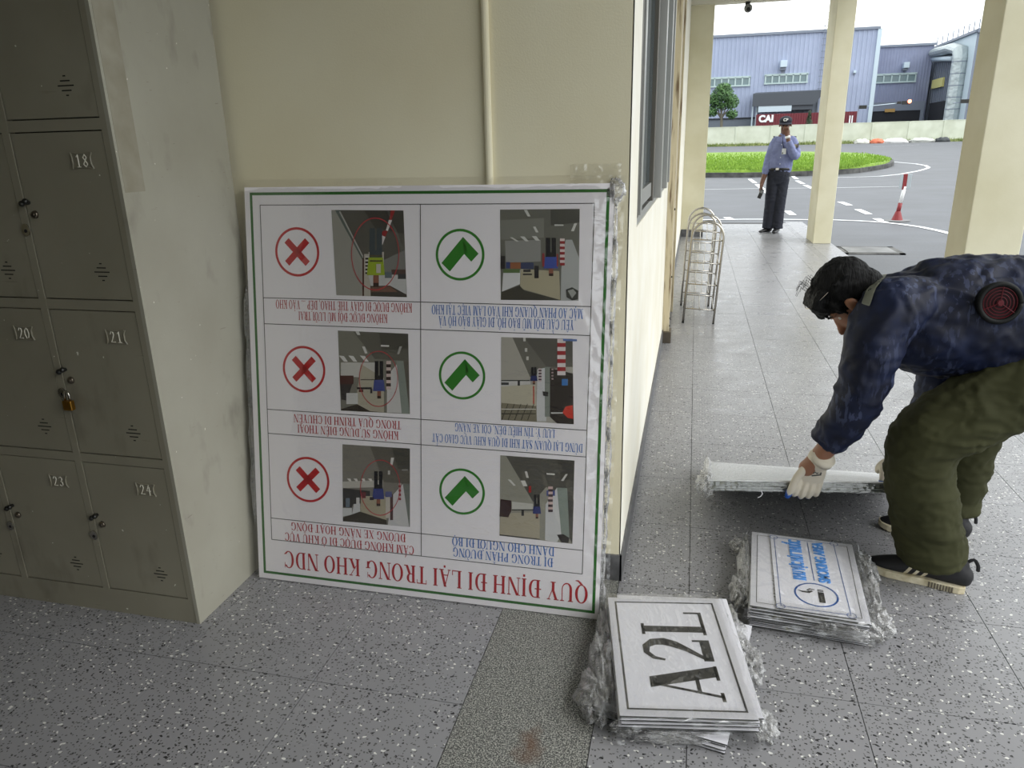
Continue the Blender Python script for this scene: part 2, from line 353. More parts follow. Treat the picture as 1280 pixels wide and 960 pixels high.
def accent(c, cx, lvl):
    y = 1.08 + lvl
    if c == '\u0302': return stroke([(cx - .17, y), (cx, y + .15), (cx + .17, y)], [.05, .08, .05])
    if c == '\u0306': return ring(cx, y + .14, .16, .14, .05, .05, 180, 360, 8)
    if c == '\u0301': return stroke([(cx - .04, y), (cx + .12, y + .18)], [.05, .1])
    if c == '\u0300': return stroke([(cx + .04, y), (cx - .12, y + .18)], [.05, .1])
    if c == '\u0309': return stroke([(cx - .07, y + .16), (cx + .03, y + .2), (cx + .06, y + .12), (cx, y + .06), (cx, y)], [.05] * 5)
    if c == '\u0303': return stroke([(cx - .17, y + .03), (cx - .08, y + .11), (cx + .06, y + .05), (cx + .17, y + .13)], [.05, .07, .07, .05])
    if c == '\u0323': return [_q(cx - .065, -.22, cx + .065, -.09)]
    return []
def text2d(s):
    x = 0; out = []
    for ch in s:
        d = unicodedata.normalize('NFD', ch); base = d[0]
        g, w = glyph(base); g = list(g)
        lvl = 0
        for a in d[1:]:
            cx = w / 2 if base not in 'Đ' else w / 2
            if a == '\u031b': g += stroke([(w - .12, .86), (w - .02, .92), (w + .0, 1.06)], [.05, .08, .09]); continue
            g += accent(a, cx, lvl)
            if a in '\u0302\u0306': lvl = .17
        out += [[(px + x, py) for px, py in p] for p in g]; x += w + .06
    return out, x - .06
class Flat:
    """flat print laid on a surface: frame origin o, right r, up u, normal n"""
    def __init__(s, o, r, u, n=None): s.o, s.r, s.u = V(o), V(r).normalized(), V(u).normalized(); s.n = n or s.r.cross(s.u); s.b = B()
    def pt(s, x, y, h=.0006): return s.o + s.r * x + s.u * y + s.n * h
    def poly(s, pts, mi=0, h=.0006):
        a = 0
        for i in range(len(pts)): a += pts[i][0] * pts[(i + 1) % len(pts)][1] - pts[(i + 1) % len(pts)][0] * pts[i][1]
        if abs(a) < 1e-12: return
        if a < 0: pts = pts[::-1]
        s.b.poly([s.pt(x, y, h) for x, y in pts], mi)
    def polys(s, ps, sx=1, sy=1, ox=0, oy=0, mi=0, h=.0006, rot=0):
        c, q = math.cos(rot), math.sin(rot)
        for p in ps: s.poly([(ox + (x * sx) * c - (y * sy) * q, oy + (x * sx) * q + (y * sy) * c) for x, y in p], mi, h)
    def text(s, t, cx, cy, width, height, rot=0, mi=0, h=.0006):
        ps, w = text2d(t); k = width / w
        ps = [[(x - w / 2, y - .5) for x, y in p] for p in ps]
        s.polys(ps, k, height, cx, cy, mi, h, rot)
    def frame(s, x0, y0, x1, y1, w, mi=0, h=.0006):
        for a in ((x0, y0, x1, y0 + w), (x0, y1 - w, x1, y1), (x0, y0, x0 + w, y1), (x1 - w, y0, x1, y1)): s.poly(_q(*a), mi, h)
    def go(s, name, mats, parent=None): return s.b.go(name, mats, parent, recalc=False)
# ================================================================== THE SETTING
WX = -.185     # corridor face of the wall
BY = 2.25      # face of the wall behind the poster
# floor slab + tiles
fl = B().box(-5, 2.04, -6, 15, -.12, -.004).go('floor', M_grout); tag(fl, kind='structure')
M_slabedge = MATS['tile_joint']
g_ = .0012
def tilemesh(w, d, m_):
    return B().box(g_, w - g_, g_, d - g_, -.0035, 0).go('tile', m_, fl)
TX, TY = .4515, .4455
xs = [-.185, .054, .5045, .956, 1.407, 1.655]
rows = [1.787 + TY * k for k in range(-7, 30)]
shared = {}
def put_tile(x, y, w, d, m_=M_tile):
    key = (round(w, 3), round(d, 3), m_.name)
    if key not in shared:
        o = tilemesh(w, d, m_); shared[key] = o
    else:
        o = shared[key].copy(); COL.objects.link(o); o.parent = fl
    o.location = (x, y, 0); return o
for a, b in zip(xs, xs[1:]):
    for y in rows:
        if y < 14.6: put_tile(a, y, b - a, TY)
for y in [1.787 + 2 * TY * k for k in range(-3, 15)]:
    put_tile(1.727, y, .313, 2 * TY)
for k in range(3):
    B().box(1.656 + k * .0237, 1.656 + (k + 1) * .0237 - .002, -1.0, 14.9, -.0035, .0).go('trim_strip', M_tile, fl)
lx = [-.545 - .4515 * k for k in range(0, 9)]
for k in range(8):
    for j, y in enumerate([1.553 - TY * 5 + TY * q for q in range(0, 8)]):
        d = min(TY, BY - y)
        if d > .05: put_tile(lx[k + 1], y, .4515, d)
thr = B().box(-.545 + g_, -.185 - g_, -1.2, BY, -.0035, .0005).go('threshold_slab', M_granite, fl)
# walls
def struct(o): o['kind'] = 'structure'; return o
struct(B().box(-5, WX, BY, BY + .15, 0, 3.6).go('wall_back', M_wall))
wr_ = B()
zs, zt, y0w, y1w = 1.185, 2.75, 2.57, 5.2
wr_.box(WX - .2, WX, BY + .15, 12.6, 0, zs).box(WX - .2, WX, BY + .15, y0w, zs, 3.6).box(WX - .2, WX, y1w, 12.6, zs, 3.6).box(WX - .2, WX, y0w, y1w, zt, 3.6)
wr_.box(WX - .0035, WX + .0005, BY, BY + .16, 0, 3.6)
struct(wr_.go('wall_right', M_wallw))
struct(B().box(-5.15, -5, -6, 13, 0, 3.6).go('wall_left', M_wall))
struct(B().box(-5, -.2, -2.2, -2.05, 0, 3.6).go('light_blocker_front', M_wall))  # unseen wall behind the camera, added to dim the locker room
struct(B().box(-5.15, 2.3, -6, 12.7, 3.6, 3.75).go('ceiling', M_ceil))
struct(B().box(-.545, -.2, -2.05, .02, 0, 3.6).go('light_blocker_inner', M_wall))  # unseen wall added to keep corridor light off the locker room
struct(B().box(-.545, -.2, .02, BY, 2.55, 3.6).go('light_blocker_lintel', M_wall))       # unseen lintel over the threshold, added to block high light
# skirting
struct(B().box(-.26, WX + .006, BY - .008, BY + .0, 0, .1).box(WX, WX + .008, BY - .008, 12.6, 0, .1).go('baseboard_right', M_base))
struct(B().box(-1.49, -.26, BY - .008, BY, 0, .1).go('baseboard_back', M_base))
# wall conduit trunking
cx_ = P(609.5, 115, BY)
tag(B().loft([(-.62 + 0, BY - .008, .3), (-.62, BY - .008, 3.55)], [(.012, .010)] * 2, V((0, 1, 0)), 12, False).go('conduit', M_wall), 'slim cream painted cable conduit running up the wall behind the poster', 'conduit')
bpy.data.objects['conduit'].location.x = (cx_.x + .62)
# pier at corridor end
def pillar(name, x0, x1, y0, y1, z1, label, cat='pillar', low=None):
    t = empty(name, ((x0 + x1) / 2, (y0 + y1) / 2, 0), label, cat)
    o = B().box(x0 - t.location.x, x1 - t.location.x, y0 - t.location.y, y1 - t.location.y, 0, z1).go('shaft', M_pier, t, bevel=.006)
    return t
pz = 3.46
t = pillar('wall_pier', WX - .15, .165, 12.6, 13.1, 3.6, 'cream pier closing the end of the corridor wall, dark skirting at its foot')
B().box(WX + .01 - t.location.x, .175 - t.location.x, -.262, -.25, 0, .12).go('skirting', M_base, t)
B().box(.165 - t.location.x, .175 - t.location.x, -.262, .25, 0, .12).go('skirting', M_base, t)
pillar('pillar', 1.77, 2.02, 11.8, 12.5, 3.6, 'slender cream square pillar standing beside the guard')
pillar('pillar', 1.735, 2.055, 5.35, 5.73, 3.6, 'nearest cream square pillar, rising behind the bending worker')
struct(B().box(-.3, 2.1, 12.5, 12.7, 3.455, 3.6).go('trim_2', M_ceil))
struct(B().box(1.77, 2.03, -6, 12.5, 3.47, 3.6).go('trim_3', M_pier))
# security camera under the beam
sc = empty('security_camera', P(935, 1, 12.45), 'small black and white dome security camera hanging under the far ceiling beam', 'camera')
B().box(-.05, .05, -.05, .05, -.012, .03).go('bracket', M_ceil, sc)
B().cyl((0, 0, -.01), (0, 0, -.07), .035).go('neck', M_blk, sc, smooth=True)
B().ball((.01, -.01, -.10), .06).go('dome', mat('grey_plastic', rgb(120, 122, 124), .3), sc, smooth=True)
B().cyl((.01, -.05, -.115), (.01, -.078, -.125), .028).go('lens', M_blk, sc, smooth=True)
# window
def glassy(t, b): pass
M_glass = mat('window_glass', rgb(120, 135, 140), .02, .0, 1.0, Alpha=.5)
wn_ = empty('window_1', (WX, 3.9, zs)); tag(wn_, 'grey aluminium sliding window set in the white corridor wall', None, kind='structure')
def wbox(name, y0, y1, z0, z1, x0, x1, m_): 
    return B().box(x0, x1, y0 - 3.9, y1 - 3.9, z0 - zs, z1 - zs).go(name, m_, wn_, bevel=.002)
wbox('sill_track', y0w, y1w, zs - .02, zs + .03, -.10, -.004, M_alu)
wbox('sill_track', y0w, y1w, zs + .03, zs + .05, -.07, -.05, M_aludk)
wbox('head_track', y0w, y1w, zt - .05, zt, -.10, -.004, M_alu)
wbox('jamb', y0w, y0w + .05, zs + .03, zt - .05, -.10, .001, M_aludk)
wbox('jamb', y1w - .05, y1w, zs + .03, zt - .05, -.10, .02, M_alu)
wbox('stile', 2.70, 2.76, zs + .03, zt - .05, -.06, .004, M_alu)
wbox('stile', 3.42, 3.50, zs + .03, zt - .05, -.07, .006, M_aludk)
wbox('stile', 3.60, 3.68, zs + .03, zt - .05, -.05, .034, M_alu)
wbox('stile', 4.42, 4.50, zs + .03, zt - .05, -.05, .030, M_alu)
for a, b, x in ((2.76, 3.42, -.014), (3.68, 4.42, -.045), (4.5, 5.15, -.02)):
    wbox('rail', a, b, zs + .05, zs + .11, x - .012, x + .012, M_alu)
    wbox('pane', a, b, zs + .11, zt - .05, x - .003, x + .003, M_glass)
tag(B().box(-1.2, WX - .2, BY + .15, 12.6, 0, .01).go('room_floor', M_grout), kind='structure')
struct(B().box(-1.25, -1.2, BY + .15, 12.6, 0, 3.6).go('wall_room', M_wall))
# weathered sliding steel door frame
sd = empty('door_1', (WX, 5.7, 0)); tag(sd, 'weathered beige steel door frame with rusty streaks beside the shoe racks', kind='structure')
M_rust = mat('weathered_frame', rgb(196, 182, 150), .6, fn=lambda t, b: (t.links.new(mix(t, ramp(t, noi(t, pos(t), 9, 6, sc=(4, 4, .35)), [(.52, (0, 0, 0, 1)), (.66, (1, 1, 1, 1))]), rgb(200, 188, 158), rgb(112, 92, 66)), b.inputs['Base Color'])))
B().box(0, .05, -.12, .0, 0, 3.3).go('post', M_rust, sd, bevel=.003)
B().box(.0, .035, .0, 1.0, .06, 3.3).go('door_leaf', M_rust, sd, bevel=.003)
B().box(0, .05, 1.0, 1.12, 0, 3.3).go('post', M_rust, sd, bevel=.003)
B().box(0, .07, -.14, .0, 0, .09).go('foot_plate', M_knob, sd, bevel=.004)
for z in (.12, .18, .5, 1.0): B().cyl((.05, -.06, z), (.058, -.06, z), .008, 10).go('bolt', M_blk, sd)
# ================================================================== YARD
def asphalt(t, b):
    p = pos(t); c = ramp(t, noi(t, p, .7, 6), [(.3, rgb(80, 83, 88)), (.7, rgb(98, 101, 107))])
    c = mix(t, ramp(t, noi(t, p, 3, 5, sc=(.2, 1.5, 1)), [(.35, (0, 0, 0, 1)), (.75, (.45,) * 3 + (1,))]), c, rgb(80, 80, 82))
    t.links.new(mix(t, .25, c, ramp(t, noi(t, p, 60, 3), [(.3, rgb(64, 64, 68)), (.7, rgb(118, 120, 124))])), b.inputs['Base Color'])
M_asph = mat('asphalt', rgb(130, 132, 136), .6, fn=asphalt)
yard = B()
yard.poly([(-90, -20, -.13), (90, -20, -.13), (90, 16, -.13 + .01), (-90, 16, -.12)])
yard.poly([(-90, 16, -.12), (90, 16, -.12), (90, 260, -.12 + 2.44), (-90, 260, -.12 + 2.44)])
yard = struct(yard.go('yard_asphalt', M_asph))
M_paint = mat('road_paint', rgb(235, 238, 240), .5)
def ribbon(pxs, w, name='painted_line', dz=.008):
    pts = [GY(*p) for p in pxs]; b = B(); L = []
    for i, p in enumerate(pts):
        t_ = (pts[min(i + 1, len(pts) - 1)] - pts[max(i - 1, 0)]); t_.z = 0; t_.normalize(); n_ = V((-t_.y, t_.x, 0)) * w / 2
        L.append((p + n_ + V((0, 0, dz)), p - n_ + V((0, 0, dz))))
    for (a, c), (d, e) in zip(L, L[1:]): b.poly([a, c, e, d])
    o = b.go(name, M_paint, yard); return o
ribbon([(852, 275.5), (884, 275), (930, 274.5), (975, 274.5), (1012, 275), (1043, 275.3), (1075, 276.5), (1100, 278), (1125, 280.5), (1150, 284), (1172, 288.5), (1192, 293.5), (1215, 300), (1240, 309), (1262, 317), (1282, 325)], .13)
ribbon([(860, 237.5), (884, 237), (945, 236), (1046, 235), (1138, 233)], .10)
ribbon([(1035, 223), (1048, 222), (1075, 221.5), (1100, 220.5), (1125, 218), (1147, 214), (1158, 211), (1161, 209.5), (1157, 207), (1145, 205), (1117, 202.5)], .16)
ribbon([(1092, 183.5), (1150, 181), (1215, 180)], .25)
def quad_dash(a, b, w=.16):
    ribbon([a, b], w, 'painted_dash')
for a, b in (((937, 224), (944, 229)), ((946, 230.5), (955, 238)), ((952, 236), (960, 242)), ((990, 220), (996, 224)), ((996, 226), (1004, 230)), ((1006, 231.5), (1016, 236)), ((1050, 252.5), (1062, 257)), ((1072, 262), (1086, 268)), ((1095, 273.5), (1106, 278)), ((984, 264), (991, 269)), ((908, 272), (915, 275))): quad_dash(a, b)
# grass island
isl = [(840, 222.5), (883, 222), (925, 222), (960, 221.5), (1010, 220), (1050, 218), (1075, 216), (1095, 213), (1110, 210), (1117, 207), (1116, 204), (1108, 201), (1090, 198), (1060, 195.5), (1010, 194), (950, 194), (885, 195), (840, 196)]
ip = [GY(*p) for p in isl]
def gr(t, b):
    p = pos(t); t.links.new(ramp(t, noi(t, p, 3.2, 8), [(.3, rgb(92, 128, 34)), (.7, rgb(138, 168, 62))]), b.inputs['Base Color'])
M_grass = mat('grass', rgb(120, 160, 50), .8, fn=gr)
M_kerb = mat('kerb_concrete', rgb(56, 56, 56), .7, fn=mottled(rgb(40, 40, 42), rgb(88, 88, 86), 3))
it = empty('grass_island', sum(ip, V()) / len(ip), 'green lawn traffic island with a dark curved kerb in the yard', 'lawn')
io = it.location
ce = sum(ip, V()) / len(ip)
b = B(); b.hexa([p - io - V((0, 0, .02)) for p in ip], [p - io + V((0, 0, .20)) for p in ip]); b.go('kerb', M_kerb, it)
b = B(); b.hexa([p + (ce - p).normalized() * .22 - io + V((0, 0, .16)) for p in ip], [p + (ce - p).normalized() * .25 - io + V((0, 0, .30)) for p in ip]); b.go('turf', M_grass, it)
b = B()
for i in range(14000):   # short upright blades, nobody could count them
    k = random.random(); px, py = 845 + 268 * random.random(), 196 + 25.5 * (random.random() ** .6)
    if px > 1060 and abs(py - 206) > 13 * (1 - (px - 1060) / 62): continue
    if py > 221.5 - max(0, px - 960) * .03: continue
    p = GY(px, py) - io + V((0, 0, .29)); a = random.random() * 3.14; w_ = .04; d_ = V((math.cos(a), math.sin(a), 0)) * w_
    b.poly([p - d_, p + d_, p + V((random.uniform(-.04, .04), random.uniform(-.04, .04), random.uniform(.06, .16)))])
tag(b.go('grass_blades', M_grass, it, recalc=False), kind='stuff')
# manhole
mh = empty('manhole_cover', G(1092, 316, -.12), 'square concrete manhole slab with a raised rim in the asphalt by the slender pillar', 'manhole')
x0, x1, y0, y1 = 2.16, 3.0, 11.55, 12.35
ox, oy, oz = mh.location
M_conc = mat('concrete', rgb(150, 150, 148), .8, fn=mottled(rgb(112, 113, 114), rgb(140, 141, 142), 4, .3, 40))
b = B()
for q in ((x0, x1, y1 - .08, y1), (x0, x1, y0, y0 + .08), (x0, x0 + .08, y0, y1), (x1 - .08, x1, y0, y1)): b.box(q[0] - ox, q[1] - ox, q[2] - oy, q[3] - oy, -.02, .015)
b.go('rim', mat('old_rim', rgb(72, 72, 72), .8, fn=mottled(rgb(52, 52, 52), rgb(112, 112, 110), 5)), mh)
B().box(x0 + .09 - ox, x1 - .09 - ox, y0 + .09 - oy, y1 - .09 - oy, -.02, .02).go('slab', M_conc, mh)
# bollard sign
bp = GY(1121, 276.5)
bo = empty('marker_post', bp, 'short red and white marker post with a red panel standing on the yard line', 'bollard')
M_post_r = mat('post_red', rgb(128, 34, 38), .5); M_post_w = mat('post_white', rgb(232, 232, 232), .5)
B().cyl((0, 0, 0), (0, 0, .025), .24, 24).go('base_plate', M_conc, bo)
B().cyl((0, 0, .02), (0, 0, .20), .11, 16, .045).go('cone_foot', M_post_r, bo, smooth=False)
B().cyl((0, 0, .18), (.02, 0, .36), .04, 14).go('lower_shaft', M_post_r, bo, smooth=True)
B().cyl((.02, 0, .36), (.06, 0, .68), .036, 14).go('upper_shaft', M_post_w, bo, smooth=True)
B().box(.01, .08, -.03, .03, .62, .92).go('red_panel', M_post_r, bo, bevel=.005)
B().box(.08, .16, -.025, .0, .63, .92).go('silver_panel', mat('silver_panel', rgb(170, 178, 182), .3, .3), bo, bevel=.004)
B().box(-.05, .01, -.02, .0, .64, .90).go('back_panel', MATS['silver_panel'], bo, bevel=.004)
# boundary wall
WY = 134
M_bw = mat('boundary_wall_paint', rgb(214, 220, 200), .8, fn=mottled(rgb(192, 197, 178), rgb(208, 213, 196), .6))
bwt = empty('boundary_wall', (P(1040, 156, WY).x, WY, 1.1), 'long pale green boundary wall of panels between posts beyond the yard', 'wall')
ox, oy, oz = bwt.location
posts = [(820, 162), (870, 160.5), (921, 159), (965, 157.5), (1008, 156), (1050, 155), (1092, 153.5), (1138, 152.2), (1182, 150.8), (1226, 149.5), (1272, 148)]
pp_ = [P(a, b_, WY) for a, b_ in posts]
for i, p in enumerate(pp_):
    B().box(p.x - .16 - ox, p.x + .16 - ox, -.12, .12, -.4, p.z + .08 - oz).go('post', M_bw, bwt)
    if i:
        q = pp_[i - 1]; st = .25 if i == 4 else 0
        bb = B(); bb.box(q.x + .16 - ox, p.x - .16 - ox, -.05, .05, -.5, 0)
        bb.go('footing', M_bw, bwt)
        z1 = (p.z + q.z) / 2 - oz
        B().box(q.x + .16 - ox, p.x - .16 - ox, -.02, .06, .35, z1).go('panel', M_bw, bwt)
        B().box(q.x + .16 - ox, p.x - .16 - ox, -.06, .08, z1, z1 + .1).go('coping', M_bw, bwt)
        B().box(q.x + .16 - ox, p.x - .16 - ox, -.06, .08, .25, .4).go('ledge', M_bw, bwt)
# verge and rubble
b = B()
for i in range(5000):
    px = random.uniform(850, 1230); r = random.random(); Y_ = WY - .4 - 1.3 * r
    p = P(px, 160, Y_); p.z = yz(Y_); a = random.random() * 3.14; d_ = V((math.cos(a), math.sin(a), 0)) * .12
    b.poly([p - d_, p + d_, p + V((0, 0, random.uniform(.2, .75) * (1 - r * .5)))])
tag(b.go('verge_plants', mat('verge_green', rgb(120, 136, 78), .8, fn=mottled(rgb(96, 116, 58), rgb(160, 168, 110), 2)), recalc=False), 'scrubby low green plants growing along the foot of the boundary wall', 'plants', kind='stuff')
def crumple(name, c, r, m_, parent=None, seed=0, amp=.35, seg=26, fr=3.0, axes=None):
    b = B().ball((0, 0, 0), 1, seg=seg); c = V(c)
    for v in b.bm.verts:
        n_ = v.co.normalized(); q = n_ * fr + V((seed * 3.1, seed * 1.7, seed))
        k = 1 + amp * (noise.noise(q) + .7 * abs(noise.noise(q * 2.3)) + .18 * noise.noise(q * 4.7))
        v.co = V((v.co.x * r[0], v.co.y * r[1], v.co.z * r[2])) * k
    if axes:
        for v in b.bm.verts: v.co = axes[0] * v.co.x + axes[1] * v.co.y + axes[2] * v.co.z
    for v in b.bm.verts: v.co += c
    return b.go(name, m_, parent, smooth=True)
for i, (px, w_, cc, lb) in enumerate(((1096, .9, rgb(214, 120, 90), 'orange brown rubbish heap lying against the boundary wall'), (1118, 1.75, rgb(226, 226, 224), 'long white plastic sheeting heap at the boundary wall'), (1077, 1.1, rgb(205, 205, 196), 'pale rubble pile left of the orange heap by the wall'), (1152, 1.7, rgb(190, 192, 186), 'grey rubble pile right of the white sheeting'), (1178, 1.0, rgb(70, 74, 76), 'dark bags dumped by the boundary wall near the pillar'))):
    p = P(px, 178, WY - 3.4); p.z = yz(WY - 3) + .15
    tag(crumple('rubble_heap', p, (w_, .8, .5), mat('heap_%d' % i, cc, .8), seed=i), lb, 'rubble', 'rubble heaps along the boundary wall')
# ================================================================== BUILDINGS
M_clad = mat('blue_grey_cladding', rgb(142, 152, 176), .55, fn=mottled(rgb(150, 160, 184), rgb(162, 172, 196), .15))
M_clad2 = mat('darker_cladding', rgb(110, 116, 142), .55, fn=mottled(rgb(122, 128, 152), rgb(136, 144, 170), .2))
M_clad3 = mat('white_cladding', rgb(188, 204, 214), .5)
M_cladgr = mat('grey_cladding', rgb(96, 104, 114), .6)
M_trim = mat('grey_trim', rgb(120, 128, 142), .5)
M_winf = mat('far_window_glass', rgb(108, 128, 132), .25, 0, .6)
M_winfr = mat('far_window_frame', rgb(172, 190, 190), .5)
M_shadow = mat('recess_shade', rgb(34, 36, 42), .8)  # shade of far doorways and the shutter hood as a near-black colour
M_cont = mat('container_red', rgb(112, 40, 50), .55)
M_awn = mat('awning_metal', rgb(70, 76, 84), .6)
def corr(name, x0, x1, z0, z1, y, m_, parent, pitch=.6, dep=.08, o=V((0, 0, 0)), z1b=None):
    """corrugated cladding facing -Y"""
    b = B(); n = max(2, int((x1 - x0) / pitch)); z1b = z1 if z1b is None else z1b; L = []
    for i in range(n):
        for f, d in ((0, 0), (.55, 0), (.65, -dep), (.9, -dep)):
            x = x0 + (i + f) * (x1 - x0) / n; L.append((x, y + d))
    L.append((x1, y))
    for (xa, ya), (xb, yb) in zip(L, L[1:]):
        za, zb = (z1 + (z1b - z1) * (q - x0) / (x1 - x0) for q in (xa, xb))
        b.poly([V((xa, ya, z0)) - o, V((xb, yb, z0)) - o, V((xb, yb, zb)) - o, V((xa, ya, za)) - o])
    return b.go(name, m_, parent, recalc=False)
FY = 155
wx0, wx1 = P(800, 52, FY).x, P(1099, 36, FY).x
wz = P(1000, 41, FY).z; w0 = 1.0
wh = empty('warehouse', ((wx0 + wx1) / 2, FY, w0), 'large pale blue grey corrugated warehouse filling the background behind the guard', 'building')
o = wh.location
B().box(wx0 - o.x, wx1 - o.x, .1, 40, 0, wz - w0 - .3).go('hall', M_clad, wh)
corr('cladding', wx0, wx1, w0, wz, FY, M_clad, wh, .75, .1, o)
B().box(wx0 - o.x, wx1 - o.x + .2, -.35, .3, wz - w0 - .1, wz - w0 + .35).go('roof_edge', M_trim, wh)
B().box(wx1 - .2 - o.x, wx1 + .5 - o.x, -.3, .4, 0, wz - w0).go('downpipe', M_clad3, wh)
def strip(px0, px1, pyt, pyb, n, Y=FY, par=wh, oo=None):
    oo = oo or o
    a = P(px0, pyt, Y); c = P(px1, pyb, Y); zt_, zb_ = a.z, P(px0, pyb, Y).z
    f = B(); w_ = (c.x - a.x); 
    f.box(a.x - oo.x - .2, c.x - oo.x + .2, Y - oo.y - .35, Y - oo.y - .1, zt_ - oo.z - .15, zt_ - oo.z + .2)
    f.box(a.x - oo.x - .2, c.x - oo.x + .2, Y - oo.y - .35, Y - oo.y - .1, zb_ - oo.z - .25, zb_ - oo.z)
    for i in range(n + 1):
        x = a.x + w_ * i / n; f.box(x - oo.x - .12, x - oo.x + .12, Y - oo.y - .35, Y - oo.y - .1, zb_ - oo.z, zt_ - oo.z)
    fo = f.go('window', M_winfr, par)
    for i in range(n):
        x = a.x + w_ * i / n; B().box(x - oo.x + .12, x + w_ / n - oo.x - .12, Y - oo.y - .2, Y - oo.y - .12, zb_ - oo.z, zt_ - oo.z - .1).go('pane', M_winf, fo)
strip(957, 1008, 94.5, 104, 6); strip(885, 936, 98.5, 108, 6)
def lampbox(px, py, s_, Y=FY, par=wh, oo=None, name='vent_box'):
    oo = oo or o; p = P(px, py, Y) - oo
    f = B().box(p.x - .5 * s_, p.x + .5 * s_, -1.2 * s_, 0, p.z - .5 * s_, p.z + .5 * s_).go(name, M_clad3, par, bevel=.05)
    B().box(p.x - .5 * s_, p.x + .4 * s_, -.8 * s_, 0, p.z - .9 * s_, p.z - .5 * s_).go('outlet', M_trim, par)
lampbox(979, 80.5, 1.15); lampbox(1068, 90, .45, name='wall_light')
p = P(978, 90, FY) - o; B().box(p.x - .25, p.x + .3, -.3, 0, p.z - .8, p.z + 1).go('duct_drop', M_trim, wh)
# ladder
p0 = P(1033, 38, FY) - o; p1 = P(1030, 118, FY) - o
for dx in (-.35, .35): B().tube([(p0.x + dx, -.5, p1.z), (p0.x + dx, -.5, p0.z + 1)], .05, 6).go('ladder_rail', M_trim, wh)
for k in range(14): B().tube([(p0.x - .6, -.5, p1.z + k * 1.05), (p0.x + .6, -.5, p1.z + k * 1.05)], .06, 6).go('rung', M_trim, wh)
# awning over the loading bay
a0 = P(949, 117, FY) - o; a1 = P(1026, 113.5, FY) - o
B().hexa([(a0.x - .5, 0, a0.z - .3), (a1.x, 0, a1.z - .3), (a1.x - 1.2, -3.2, a0.z - 2.4), (a0.x - 1.3, -3.2, a0.z - 2.4)][::1], [(a0.x - .5, 0, a0.z + .2), (a1.x, 0, a1.z + .2), (a1.x + .3, -3.2, a0.z + .0), (a0.x - 1.3, -3.2, a0.z - .2)]).go('awning', M_awn, wh)
B().box(a0.x - .3, a1.x - 1.5, -2.9, -.2, a0.z - 3.2, a0.z - .6).go('bay_recess', M_awn, wh)
corr('shutter', P(990, 125, FY).x, P(1023, 125, FY).x, w0, P(1000, 124, FY).z, FY - .4, M_cladgr, wh, .7, .1, o)
p = P(948, 133, FY - 3) - o; q = P(989, 139, FY - 3) - o
B().box(p.x, q.x, -3.15, -3, q.z, p.z).go('sign_board', M_clad3, wh)
for pxx in (942, 947): p = P(pxx, 120, FY - 2) - o; B().box(p.x - .12, p.x + .12, -2.2, -2, 0, p.z).go('awning_post', M_clad3, wh)
p = P(880, 149, FY - 1) - o; q = P(945, 158, FY - 1) - o
B().box(p.x - 3, q.x, -.9, -.2, 0, P(900, 149.5, FY).z - o.z).go('low_shutter', M_cladgr, wh)
B().box(p.x - 3, q.x, -1.1, -.2, P(900, 149.5, FY).z - o.z, P(900, 148, FY).z - o.z).go('shutter_hood', M_shadow, wh)
# container
CY = 146
c0 = P(946.5, 143, CY); c1 = P(1072, 139, CY); ct = empty('shipping_container', ((c0.x + c1.x) / 2, CY, 1.2), 'dark red corrugated shipping container with white lettering behind the wall', 'container')
oc = ct.location
B().box(c0.x - oc.x, c1.x - oc.x, .1, 2.5, 0, c0.z - 1.2).go('box', M_cont, ct)
corr('side', c0.x, c1.x, 1.2, c0.z, CY, M_cont, ct, .42, .1, oc)
def sans(s, loc, size, m_, parent, name='lettering', rot=(math.pi / 2, 0, 0), off=.0, sx=1):
    cu = bpy.data.curves.new('t', 'FONT'); cu.body = s; cu.size = size; cu.extrude = .002; cu.offset = off; cu.align_x = 'CENTER'; cu.align_y = 'CENTER'
    o_ = bpy.data.objects.new('t', cu); COL.objects.link(o_); dg = bpy.context.evaluated_depsgraph_get()
    me = bpy.data.meshes.new_from_object(o_.evaluated_get(dg)); bpy.data.objects.remove(o_)
    me.materials.clear(); l = link(name, me, parent, (m_,)); l.location = loc; l.rotation_euler = rot; l.scale = (sx, 1, 1); return l
p = P(957.5, 148.8, CY) - oc
sans('CAI', (p.x, -.16, p.z), 1.55, M_paint, ct, off=.09)
sans('CAI', (p.x, -.17, p.z), 1.55, M_paint, ct, off=.05)
for k, pxx in enumerate((1062, 1065)):
    p = P(pxx, 149, CY) - oc; B().box(p.x - .1, p.x + .1, -.14, -.11, p.z - 1, p.z + .6).go('marking_strip', M_paint, ct)
# second building
SY = 165
s0, s1 = P(1098, 58, SY).x, P(1168, 57, SY).x; sz = P(1130, 57.5, SY).z
sb = empty('factory_block', ((s0 + s1) / 2, SY, 1), 'darker blue grey factory block with a dark loading door, right of the warehouse', 'building'); o2 = sb.location
B().box(s0 - 2 - o2.x, s1 - 1 - o2.x, .2, 30, 0, sz - 1 - .2).go('hall', M_clad2, sb)
corr('cladding', s0 - 2, s1, 1, sz, SY, M_clad2, sb, .5, .03, o2)
B().box(s0 - o2.x, s1 - o2.x + .3, -.3, .3, sz - 1 - .1, sz - 1 + .3).go('roof_edge', M_trim, sb)
strip(1095, 1143, 94, 103, 5, SY, sb, o2)
lampbox(1131.5, 82, 1.0, SY, sb, o2)
p = P(1089, 139.5, SY) - o2; q = P(1148, 152, SY) - o2
B().box(p.x, q.x, -.25, -.05, 0, p.z).go('loading_door', M_shadow, sb)
p2 = P(1089, 128.5, SY) - o2; q2 = P(1154, 140, SY) - o2
B().box(p2.x, q2.x, -.4, -.05, p.z, p2.z).go('door_hood', M_trim, sb)
B().box(q.x, q2.x, -.4, -.05, 0, p.z).go('door_jamb', M_trim, sb)
